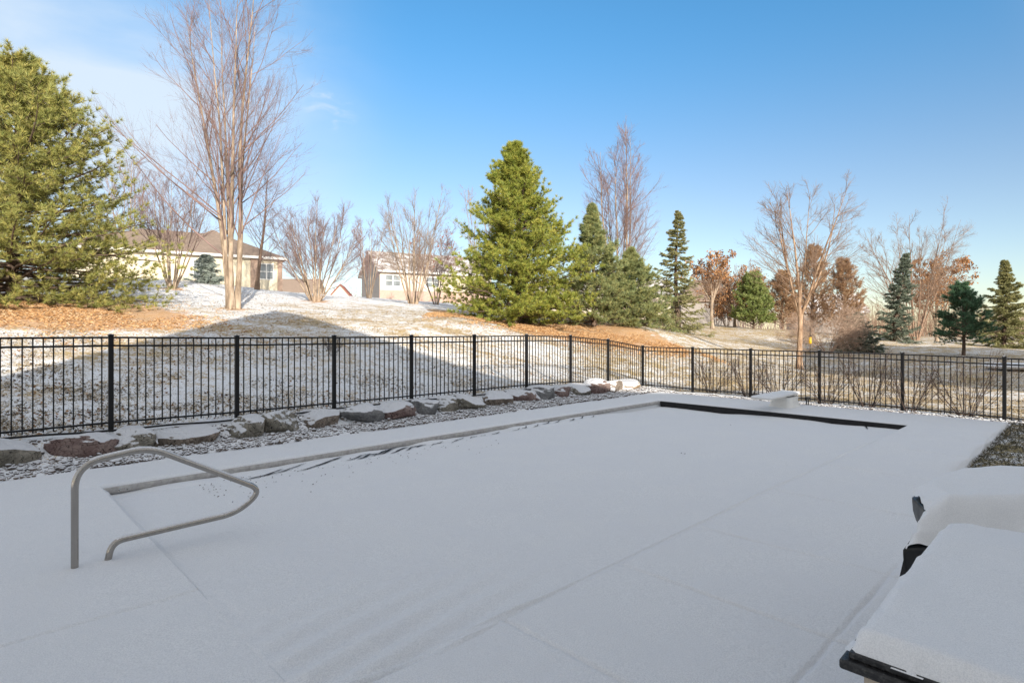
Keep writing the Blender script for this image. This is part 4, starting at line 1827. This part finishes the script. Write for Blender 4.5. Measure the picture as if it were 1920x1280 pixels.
def bare_tree(name, label, cat, px, py, Y, Hh, Sp, seed, stems=1, fan=.1, bark=None, twig=None, group=None, c=(14, 8, 5), r0=None,
              t_lo=.22, ang=(.45, .85), up=.07, wander=.06, leaf=None, leaf_n=0, leaf_l=.1, leaf_lo=0., twig_r=.005, ring_r=.0, base_z=None,
              lens=(.55, .5), l1pow=.9, smooth_up=.05, fork=0.0):
    rng = np.random.default_rng(seed)
    X = (px - CX) / FPX * Y
    Zb = float(H(np.array([X]), np.array([Y]))[0]) if base_z is None else base_z
    root = empty(name, (X, Y, Zb - .06), label, cat, group)
    az = np.arange(stems) / max(stems, 1) * 6.283 + rng.uniform(-.4, .4, stems)
    f = fan * rng.uniform(.45, 1.15, stems) if stems > 1 else np.array([fan * .3])
    D = np.stack([np.cos(az) * np.sin(f), np.sin(az) * np.sin(f), np.cos(f)], -1)
    P0 = np.stack([ring_r * np.cos(az), ring_r * np.sin(az), np.zeros(stems)], -1)
    Ln = Hh * (1 - fork) * rng.uniform(.78, 1.0, stems)
    Ln[0] = Hh * (1 - fork)
    P0[:, 2] += fork * Hh
    n0 = 16
    S = grow(rng, P0, D, Ln, n0, wander * .45, (0, 0, smooth_up))
    r0 = r0 or .014 * Hh
    k = np.linspace(0, 1, n0)
    sr = (.55 * r0 * rng.uniform(.65, 1.05, stems))[:, None] * ((1 - k) ** 1.1 * (1 + .45 * np.exp(-k * 25)))[None] + twig_r
    T = Tubes()
    T.add(S, sr, 10)
    if fork:
        kf = np.linspace(0, 1, 8)
        sr[:, 0] *= 1.05
        rt = .55 * r0 * 1.6
        T.add(np.stack([.03 * np.sin(kf * 4 + seed), .03 * np.sin(kf * 3), kf * fork * Hh + .12 * (kf == 1)], -1), rt * (1 + .5 * np.exp(-kf * 9) - .25 * kf) + .01, 12)
    T.build('trunk', bark or M_BARK, root)
    B = Tubes()
    # first order limbs
    c1, c2, c3 = c
    t = t_lo + (.93 - t_lo) * (np.arange(c1)[None] + rng.random((stems, c1))) / c1
    p, tg = sample(S, t)
    d = offshoot(rng, tg, *ang)
    # favour outward directions
    outw = p - p.mean(axis=(0, 1), keepdims=True)
    outw[..., 2] = 0
    d = unit(d + .35 * unit(outw) * (stems > 1))
    l1 = Sp * (1.02 - .66 * ((t - t_lo) / (1 - t_lo)) ** l1pow) * rng.uniform(.6, 1.15, t.shape)
    L1 = grow(rng, p.reshape(-1, 3), d.reshape(-1, 3), l1.ravel(), 9, wander, (0, 0, up))
    ri = np.take_along_axis(sr, np.clip((t * (n0 - 1)).astype(int), 0, n0 - 1), axis=1).ravel()
    k9 = np.linspace(0, 1, 9)
    r1 = np.minimum(ri * .5, .003 + .0048 * l1.ravel())[:, None] * (1 - .85 * k9)[None] + twig_r * .9
    B.add(L1, r1, 5)
    allp = []
    Lp, ll, rp = L1, l1.ravel(), r1
    for lev, cc in enumerate((c2, c3)):
        if not cc:
            break
        M = len(Lp)
        t = rng.uniform(.12, .92, (M, cc))
        p, tg = sample(Lp, t)
        d = offshoot(rng, tg, ang[0] * .8, ang[1])
        l = ll[:, None] * lens[lev] * (1.1 - .6 * t) * rng.uniform(.55, 1.15, t.shape) + .08
        npt = 6 if lev == 0 else 5
        Q = grow(rng, p.reshape(-1, 3), d.reshape(-1, 3), l.ravel(), npt, wander * 1.3, (0, 0, up * 1.1))
        kq = np.linspace(0, 1, npt)
        rr = (twig_r * (1.0 if lev == 0 else .68)) * (1 - .6 * kq)
        B.add(Q, np.tile(rr, (len(Q), 1)), 4 if lev == 0 else 3)
        Lp, ll = Q, l.ravel()
        allp.append(Q)
    B.build('crown', twig or M_TWIG, root)
    if leaf is not None and leaf_n:
        tips = np.concatenate([q[:, -1] for q in allp] + [allp[-1][:, 2]])
        tips = tips[tips[:, 2] > leaf_lo * Hh]
        pick = tips[rng.integers(0, len(tips), leaf_n)]
        pick = pick + rng.normal(size=pick.shape) * .06
        Vl, Fl = blades(rng, pick, np.tile([0, 0, -1.0], (leaf_n, 1)), 1, leaf_l, leaf_l * .35, .0, 1.5, True)
        np_mesh('leaves', Vl, Fl, leaf, root, False)
    return root


TR = 'trees on the hill'
# --- left pine with open limbs
pine_like('pine_tree', 'big open-limbed pine filling the left edge above orange needle litter', 'tree', 28, 565, 20, 8.1, 5.0, 11, M_PINE,
          bark=M_BARK_D, dens=1.65, t0=.01, prof=.66, nlen=.20, nwid=.018, m_n=22)
# --- central pines
pine_like('pine_tree', 'tallest bushy yellow-green pine in the middle of the hill', 'tree', 968, 606, 30, 9.3, 4.2, 12, M_PINE_Y,
          dens=1.6, t0=.015, prof=.86, nlen=.21, nwid=.024, m_n=22)
pine_like('pine_tree', 'grey-green pine right of the tallest bushy one', 'tree', 1112, 611, 32, 6.7, 2.9, 13, M_PINE_B, dens=.95, t0=.03, prof=1.08, nlen=.20, nwid=.02, m_n=18)
pine_like('pine_tree', 'smallest grey-green pine of the central clump, at its right end', 'tree', 1184, 611, 33, 4.4, 2.5, 14, M_PINE_B, dens=.75, t0=.03, prof=1.05, nlen=.20, nwid=.02, m_n=18)
# --- spruces
pine_like('spruce_tree', 'slender airy spruce with gaps between its layers', 'tree', 1270, 623, 42, 8.9, 2.7, 15, M_SPRUCE, style='spruce', dens=.85, t0=.05, prof=.85, nlen=.10, nwid=.028, m_n=14)
pine_like('spruce_tree', 'dark spruce leaning right with frosted boughs, left of the rust-leaved oak', 'tree', 1680, 641, 45, 7.0, 2.1, 16, M_SPRUCE_D, style='spruce', dens=.75, t0=.06, prof=.85, nlen=.11, nwid=.03, m_n=14, lean=(.10, 0))
pine_like('spruce_tree', 'symmetrical green spruce at the right edge', 'tree', 1884, 652, 43, 6.6, 2.5, 17, M_SPRUCE, style='spruce', dens=1.0, t0=.05, prof=.9, nlen=.11, nwid=.03, m_n=16)
pine_like('spruce_tree', 'low wide dark spruce under the drooping brown twigs', 'tree', 1608, 657, 38, 2.5, 1.9, 18, M_SPRUCE_D, style='spruce', dens=.7, t0=.03, prof=.8, nlen=.10, nwid=.026, m_n=14)
pine_like('spruce_tree', 'small round blue spruce against the cream house wall', 'tree', 388, 530, 34, 1.7, 1.15, 19, M_SPRUCE_B, style='spruce', dens=.5, t0=.02, prof=.6, nlen=.07, nwid=.022, m_n=16)
pine_like('pine_tree', 'small dark green pine on a bare leg on the shaded lawn', 'tree', 1806, 666, 33, 4.0, 1.75, 20, M_WPINE, style='wpine', dens=.42, t0=.22, prof=.55, nlen=.15, nwid=.017, m_n=18)
# --- dense evergreens and rusty conifers at back
pine_like('cedar_tree', 'dense green cedar behind the rust-leaved trees', 'tree', 1412, 613, 52, 4.7, 1.9, 21, M_CEDAR, style='cedar', dens=1.0, t0=.02, nlen=.20, nwid=.05, m_n=14)
for px, Hh, Rr, sd, lab in [(1468, 5.0, 2.0, 22, 'leftmost of three rust-brown conifers behind the birch'),
                            (1524, 7.6, 2.4, 23, 'tallest of three rust-brown conifers behind the birch'),
                            (1582, 6.7, 2.3, 24, 'rust-brown conifer right of the birch crown')]:
    pine_like('rusty_conifer', lab, 'tree', px, 622, 53, Hh, Rr, sd, M_RUST, style='cedar', dens=.8, t0=.03, nlen=.24, nwid=.026, m_n=6, group='rust-brown conifers', bark=M_TWIG_B)

# --- bare trees
UPS = dict(ang=(.4, .8), wander=.055, lens=(.6, .55))
M_TWIG_P = m_plain('pale_brown_twigs', (.42, .30, .225), .8, .2, var=.3, scale=2)
bare_tree('maple_tree', 'tall bare many-stemmed tree rising out of the top of the photo', 'tree', 437, 578, 23.8, 15.5, 5.5, 31, stems=6, fan=.12, c=(18, 10, 7), r0=.195,
          ring_r=.15, t_lo=.17, ang=(.38, .8), up=.055, wander=.045, twig_r=.0043, twig=M_TWIG_R, l1pow=.8, lens=(.58, .5))
bare_tree('bare_shrub', 'vase-shaped bare bush between the left pine and the cream house', 'shrub', 322, 541, 30, 6.6, 2.2, 32, stems=11, fan=.42, c=(10, 7, 5), r0=.085, ring_r=.14, twig=M_TWIG_R, t_lo=.25, group='bare vase-shaped bushes', **UPS)
bare_tree('bare_tree', 'bare reddish-twigged tree just right of the tall many-stemmed one', 'tree', 482, 541, 36, 8.2, 3.2, 33, stems=1, fan=.15, c=(28, 9, 6), r0=.24, bark=M_TWIG_B, twig=M_TWIG_R, t_lo=.2, ang=(.5, .95), wander=.06)
bare_tree('bare_shrub', 'broad rounded bare bush in front of the low brown roof', 'shrub', 592, 568, 30, 5.4, 2.1, 34, stems=14, fan=.55, c=(11, 8, 5), r0=.085, ring_r=.16, twig=M_TWIG_R, t_lo=.2, group='bare vase-shaped bushes', smooth_up=.03, **UPS)
bare_tree('bare_tree', 'narrow bare tree before the shaded gable end', 'tree', 692, 560, 47, 7.2, 1.8, 35, stems=7, fan=.2, c=(10, 7, 4), r0=.08, ring_r=.15, twig=M_TWIG_R, t_lo=.2, twig_r=.0065, **UPS)
bare_tree('bare_tree', 'bare multi-stemmed tree in front of the snowy roof', 'tree', 775, 574, 36, 7.6, 2.5, 36, stems=11, fan=.42, c=(11, 7, 4), r0=.105, ring_r=.18, t_lo=.2, twig=M_TWIG, **UPS)
bare_tree('red_leaved_tree', 'thin bare tree keeping a few red leaves beside the big pine', 'tree', 818, 566, 45, 6.2, 2.4, 37, stems=7, fan=.35, c=(11, 8, 5), r0=.07, ring_r=.15, twig=M_TWIG_R, leaf=M_REDLEAF, leaf_n=260, leaf_l=.15, twig_r=.0065, leaf_lo=.3, **UPS)
bare_tree('bare_tree', 'sparse bare tree peeping out left of the tallest pine', 'tree', 905, 585, 43, 9.6, 2.6, 38, stems=5, fan=.22, c=(10, 6, 4), r0=.1, twig=M_TWIG, leaf=M_OAKLEAF, leaf_n=60, leaf_l=.12, twig_r=.006, leaf_lo=.6, **UPS)
bare_tree('bare_tree', 'tall bare tree with upswept stems behind the central pines', 'tree', 1162, 600, 42, 13.9, 4.4, 39, stems=6, fan=.16, c=(19, 9, 5), r0=.22, ring_r=.25, twig=M_TWIG_R, t_lo=.2, up=.05, twig_r=.0072, **UPS)
bare_tree('rust_leaved_tree', 'small tree with a tuft of rust leaves on top and a pale straight trunk', 'tree', 1335, 615, 50, 6.6, 2.3, 40, stems=6, fan=.55, c=(9, 7, 5), r0=.16, twig=M_TWIG_B, leaf=M_OAKLEAF, leaf_n=1900, leaf_l=.2, twig_r=.008, t_lo=.15, ang=(.5, 1.0), leaf_lo=.66, fork=.34)
bare_tree('rust_leaved_tree', 'spreading bare-limbed tree with rusty leaves right of the pale straight trunk', 'tree', 1378, 612, 55, 5.6, 3.0, 41, stems=8, fan=.85, c=(10, 8, 6), r0=.15, ring_r=.1, twig=M_TWIG_B, leaf=M_OAKLEAF, leaf_n=4200, leaf_l=.19, twig_r=.009, t_lo=.15, ang=(.5, 1.1), up=.03, fork=.22)
bare_tree('rust_leaved_bush', 'low rusty bush glimpsed between the two rust-leaved trees', 'shrub', 1362, 608, 64, 2.6, 1.5, 50, stems=9, fan=.6, c=(7, 6, 4), r0=.04, ring_r=.2, twig=M_TWIG_B, leaf=M_OAKLEAF, leaf_n=1500, leaf_l=.2, twig_r=.01)
bare_tree('birch_tree', 'bare birch with peeling tan bark just beyond the fence', 'tree', 1500, 690, 27, 9.2, 2.9, 42, stems=6, fan=.48, c=(12, 9, 6), r0=.135, bark=M_BIRCH, twig=M_TWIG_B, t_lo=.12, ang=(.4, .9), up=.03, wander=.085, twig_r=.005, fork=.27, smooth_up=.09)
bare_tree('bare_shrub', 'drooping tangle of brown twigs at the right foot of the birch', 'shrub', 1552, 652, 35.5, 3.5, 2.1, 43, stems=15, fan=.8, c=(11, 8, 5), r0=.04, ring_r=.2, bark=M_TWIG_P, twig=M_TWIG_P, t_lo=.12, up=-.02, smooth_up=-.02, ang=(.5, 1.1), wander=.08)
bare_tree('bare_tree', 'broad fan-shaped bare tree behind the leaning dark spruce', 'tree', 1716, 640, 58, 13.4, 4.6, 44, stems=11, fan=.40, c=(13, 8, 5), r0=.17, ring_r=.2, bark=M_TWIG_B, twig=M_TWIG_B, t_lo=.12, up=.05, twig_r=.0085, smooth_up=.03, **UPS)
bare_tree('oak_tree', 'oak keeping its rust-brown leaves right of the broad fan-shaped tree', 'tree', 1756, 642, 63, 9.4, 3.4, 45, stems=6, fan=.45, c=(11, 8, 5), r0=.2, twig=M_TWIG, leaf=M_OAKLEAF, leaf_n=5600, leaf_l=.22, t_lo=.12, ang=(.5, 1.0), twig_r=.009, fork=.22)
bare_tree('bare_tree', 'faint bare tree standing behind the left pine', 'tree', 240, 535, 44, 10.0, 3.0, 46, stems=5, fan=.2, c=(12, 8, 5), r0=.12, ring_r=.15, twig=M_TWIG_R, twig_r=.0075, **UPS)
bare_tree('bare_tree', 'thin bare tree rising behind the rust-leaved pair', 'tree', 1385, 600, 78, 9.5, 2.8, 47, stems=5, fan=.22, c=(10, 7, 4), r0=.13, ring_r=.2, twig=M_TWIG_R, twig_r=.011, **UPS)
bare_tree('bare_shrub', 'small leafless bush left of the slender spruce', 'shrub', 1215, 612, 45, 2.6, 1.4, 48, stems=9, fan=.5, c=(8, 6, 4), r0=.03, ring_r=.15, twig=M_TWIG_R, twig_r=.007)
bare_tree('bare_shrub', 'tiny bare bush in the house shadow behind the third fence post', 'shrub', 625, 622, 16.8, .62, .30, 49, stems=9, fan=.6, c=(6, 4, 0), r0=.006, ring_r=.05, bark=M_TWIG_S, twig=M_TWIG_S, twig_r=.002)

# --- bushes along the right fence
BUSH = [(1334, 736, .95, 'leftmost bare bush along the right fence, tips catching sun'), (1403, 743, .95, 'bare bush just left of the diving board'),
        (1462, 748, .95, 'bare bush directly behind the diving board'), (1549, 757, .95, 'bare bush right of the garden floodlight'),
        (1627, 764, 1.1, 'upright dense bare bush between the two fence posts right of the floodlight'), (1704, 771, .95, 'bare bush hugging the last-but-one post of the right fence'),
        (1812, 780, 1.2, 'widest bare bush near the right end of the fence')]
for i, (px, py, hh, lab) in enumerate(BUSH):
    c = flat(px, py, -.03)
    bare_tree('bare_bush', lab, 'bush', px, py, float(c[1]), hh * 1.45, .55, 60 + i, stems=22, fan=.72 if i != 4 else .5, c=(4, 3, 0), r0=.0085, ring_r=.09, bark=M_TWIG_S, twig=M_TWIG_S,
              t_lo=.25, group='bare bushes along the right fence', twig_r=.0022, wander=.05, up=.03, ang=(.3, .7), base_z=-.03, lens=(.5, .5), smooth_up=.03)


# ------------------------------------------------------------------ small things on the far lawn
def bird_feeder():
    Y = 34
    c = pix(1519, 660, Y)
    zb = float(H(np.array([c[0]]), np.array([Y]))[0])
    root = empty('bird_feeder', (c[0], Y, zb), 'yellow tube bird feeder on a thin pole by the birch', 'bird feeder')
    t = Tubes()
    t.add([(0, 0, -.1), (0, 0, 1.55)], [.014, .014], 8)
    t.build('pole', M_BLACK, root)
    zc_ = CAMH - (637 - HY) / FPX * Y - zb
    t = Tubes()
    t.add([(0, 0, zc_ - .24), (0, 0, zc_ - .2), (0, 0, zc_ + .16), (0, 0, zc_ + .17)], [.02, .085, .075, .02], 14)
    m = MT('yellow_plastic')
    m.color((.72, .42, .02)).rough(.5, .4)
    t.build('seed_tube', m.m, root)
    t = Tubes()
    t.add([(0, 0, zc_ + .171), (0, 0, zc_ + .19), (0, 0, zc_ + .30)], [.02, .11, .01], 14)
    t.build('cap', M_BLACK, root)


bird_feeder()


def mound():
    c = pix(1905, 690, 27)
    zb = float(H(np.array([c[0]]), np.array([27.0]))[0])
    P = ICO4[0] * np.array([1.35, .9, .16])
    P[:, 2] = np.where(P[:, 2] < 0, P[:, 2] * 1.2, P[:, 2])
    P *= (1 + .05 * n3(P, 2, 7))[:, None]
    o = np_mesh('snow_topped_slab', P, ICO4[1], M_SNOW, None, True, (c[0], 27, zb + .1))
    tag(o, 'low rounded snow-topped slab on the shaded lawn beyond the fence', 'slab')


mound()


def far_wood():
    rng = np.random.default_rng(3)
    T = Tubes()
    n = 1500
    px = rng.uniform(1560, 2500, n)
    Y = rng.uniform(95, 150, n)
    X = (px - CX) / FPX * Y
    Z = H(X, Y)
    hgt = rng.uniform(2.5, 6.5, n)
    P = grow(rng, np.stack([X, Y, Z - .2], -1), np.tile([0, 0, 1.], (n, 1)), hgt, 6, .09, (0, 0, .05))
    T.add(P, np.tile(np.linspace(.07, .015, 6), (n, 1)), 4)
    t = rng.uniform(.2, 1, (n, 9))
    p, tg = sample(P, t)
    Q = grow(rng, p.reshape(-1, 3), offshoot(rng, tg, .5, 1.1).reshape(-1, 3), rng.uniform(.6, 1.8, n * 9), 4, .1, (0, 0, .06))
    T.add(Q, np.tile(np.linspace(.02, .01, 4), (len(Q), 1)), 3)
    o = T.build('far_wood', M_TWIG_B)
    tag(o, 'brown leafless wood along the far edge of the lawn', 'wood', kind='stuff')
    # scrub behind the houses
    T = Tubes()
    n = 1300
    px = rng.uniform(-200, 1560, n)
    Y = rng.uniform(100, 150, n)
    X = (px - CX) / FPX * Y
    Z = H(X, Y)
    hgt = rng.uniform(2.0, 4.5, n)
    P = grow(rng, np.stack([X, Y, Z - .2], -1), np.tile([0, 0, 1.], (n, 1)), hgt, 6, .09, (0, 0, .05))
    T.add(P, np.tile(np.linspace(.07, .015, 6), (n, 1)), 4)
    t = rng.uniform(.2, 1, (n, 8))
    p, tg = sample(P, t)
    Q = grow(rng, p.reshape(-1, 3), offshoot(rng, tg, .5, 1.1).reshape(-1, 3), rng.uniform(.6, 1.6, n * 8), 4, .1, (0, 0, .06))
    T.add(Q, np.tile(np.linspace(.02, .01, 4), (len(Q), 1)), 3)
    o = T.build('far_scrub', M_TWIG_R)
    tag(o, 'reddish leafless scrub beyond the houses on the crest', 'scrub', kind='stuff')


far_wood()


# ------------------------------------------------------------------ ground clutter
def clutter():
    rng = np.random.default_rng(9)

    def scatter(n, y0, y1, pxlo=-60, pxhi=1980, pw=1.0):
        u = rng.random(n)
        # density falls with distance squared
        Y = 1 / (1 / y0 + (1 / y1 - 1 / y0) * u)
        px = rng.uniform(pxlo, pxhi, n)
        X = (px - CX) / FPX * Y
        b = X * V[0] + Y * V[1]
        a = X * U[0] + Y * U[1]
        ok = (b > 10.7) | (a > 16.3)
        return X[ok], Y[ok], a[ok], b[ok]
    X, Y, a, b = scatter(110000, 7, 55)
    keep = (fbm(X * 1.3, Y * 1.3, 15, 3) + .35) > rng.uniform(-.9, .9, len(X))
    X, Y = X[keep], Y[keep]
    Z = H(X, Y)
    Vt, F = blades(rng, np.stack([X, Y, Z - .005], -1), np.tile([0, 0, 1.], (len(X), 1)), 3, .055, .011, .5, 1.5)
    m = MT('dry_grass')
    m.color(m.ramp(m.island(), [(0, (.05, .04, .028)), (.4, (.26, .2, .125)), (1, (.66, .54, .36))])).rough(.8, .2)
    o = np_mesh('grass', Vt, F, m.m, None, False)
    tag(o, 'dry grass blades poking through the thin snow on the slope', 'grass', kind='stuff')
    # dark frozen tufts
    X, Y, a, b = scatter(24000, 7, 34)
    keep = (fbm(X * 1.1, Y * 1.1, 25, 3) + .3) > rng.uniform(-.9, .9, len(X))
    X, Y = X[keep], Y[keep]
    m = MT('frozen_tufts')
    m.color(m.ramp(m.island(), [(0, (.025, .022, .016)), (.6, (.09, .07, .045)), (1, (.3, .23, .14))])).rough(.85, .15)
    Vt, F = blades(rng, np.stack([X, Y, H(X, Y) - .004], -1), np.tile([0, 0, 1.], (len(X), 1)), 6, .05, .012, .4, 1.45)
    o = np_mesh('grass_tufts', Vt, F, m.m, None, False)
    tag(o, 'dark frozen grass tufts dotting the snow beyond the fence', 'grass', kind='stuff')
    # needles and chips on the beds under the pines
    n = 42000
    cx = np.concatenate([rng.normal(-17.5, 4.0, n // 2), rng.uniform(-4, 9.5, n // 2)])
    cy = np.concatenate([rng.normal(18.4, 1.9, n // 2), 28 + rng.normal(0, 1.5, n // 2)])
    ok = (cx * V[0] + cy * V[1] > 10.8) & (fbm(cx * .8, cy * .8, 91, 3) > -.5)
    cx, cy = cx[ok], cy[ok]
    Vt, F = blades(rng, np.stack([cx, cy, H(cx, cy) + .01], -1), np.tile([0, 0, 1.], (len(cx), 1)), 2, .11, .022, .9, 1.6)
    m = MT('needle_litter')
    m.color(m.ramp(m.island(), [(0, (.13, .06, .03)), (.4, (.48, .26, .11)), (.8, (.66, .42, .21)), (1, (.74, .6, .42))])).rough(.85, .15)
    o = np_mesh('needle_litter', Vt, F, m.m, None, False)
    tag(o, 'loose tan and rust needle litter strewn under the pines', 'needle litter', kind='stuff')
    X, Y, a, b = scatter(3600, 7, 40, -60, 1400)
    Z = H(X, Y) + .012
    Vt, F = blades(rng, np.stack([X, Y, Z], -1), np.tile([0, 0, 1.], (len(X), 1)), 1, .06, .022, 1.0, 1.65, True)
    m = MT('fallen_leaf')
    m.color(m.ramp(m.island(), [(0, (.06, .04, .03)), (.45, (.20, .10, .05)), (1, (.42, .25, .13))])).rough(.8, .2)
    o = np_mesh('fallen_leaves', Vt, F, m.m, None, False)
    tag(o, 'curled brown fallen leaves scattered over the snowy slope', 'fallen leaves', kind='stuff')
    # tufts on the lawn patch right of the deck
    n = 9000
    aa = rng.uniform(8.65, 15.4, n)
    bb = 1.34 - rng.random(n) ** 1.4 * 3.5
    X, Y = aa * U[0] + bb * V[0], aa * U[1] + bb * V[1]
    Vt, F = blades(rng, np.stack([X, Y, H(X, Y)], -1), np.tile([0, 0, 1.], (n, 1)), 4, .05, .006, .3, 1.2)
    m = MT('dull_green_grass')
    m.color(m.ramp(m.island(), [(0, (.035, .033, .025)), (.6, (.085, .08, .055)), (1, (.22, .2, .15))])).rough(.8, .2)
    o = np_mesh('lawn_grass', Vt, F, m.m, None, False)
    tag(o, 'dull green grass dusted with snow beside the deck', 'grass', kind='stuff')


clutter()
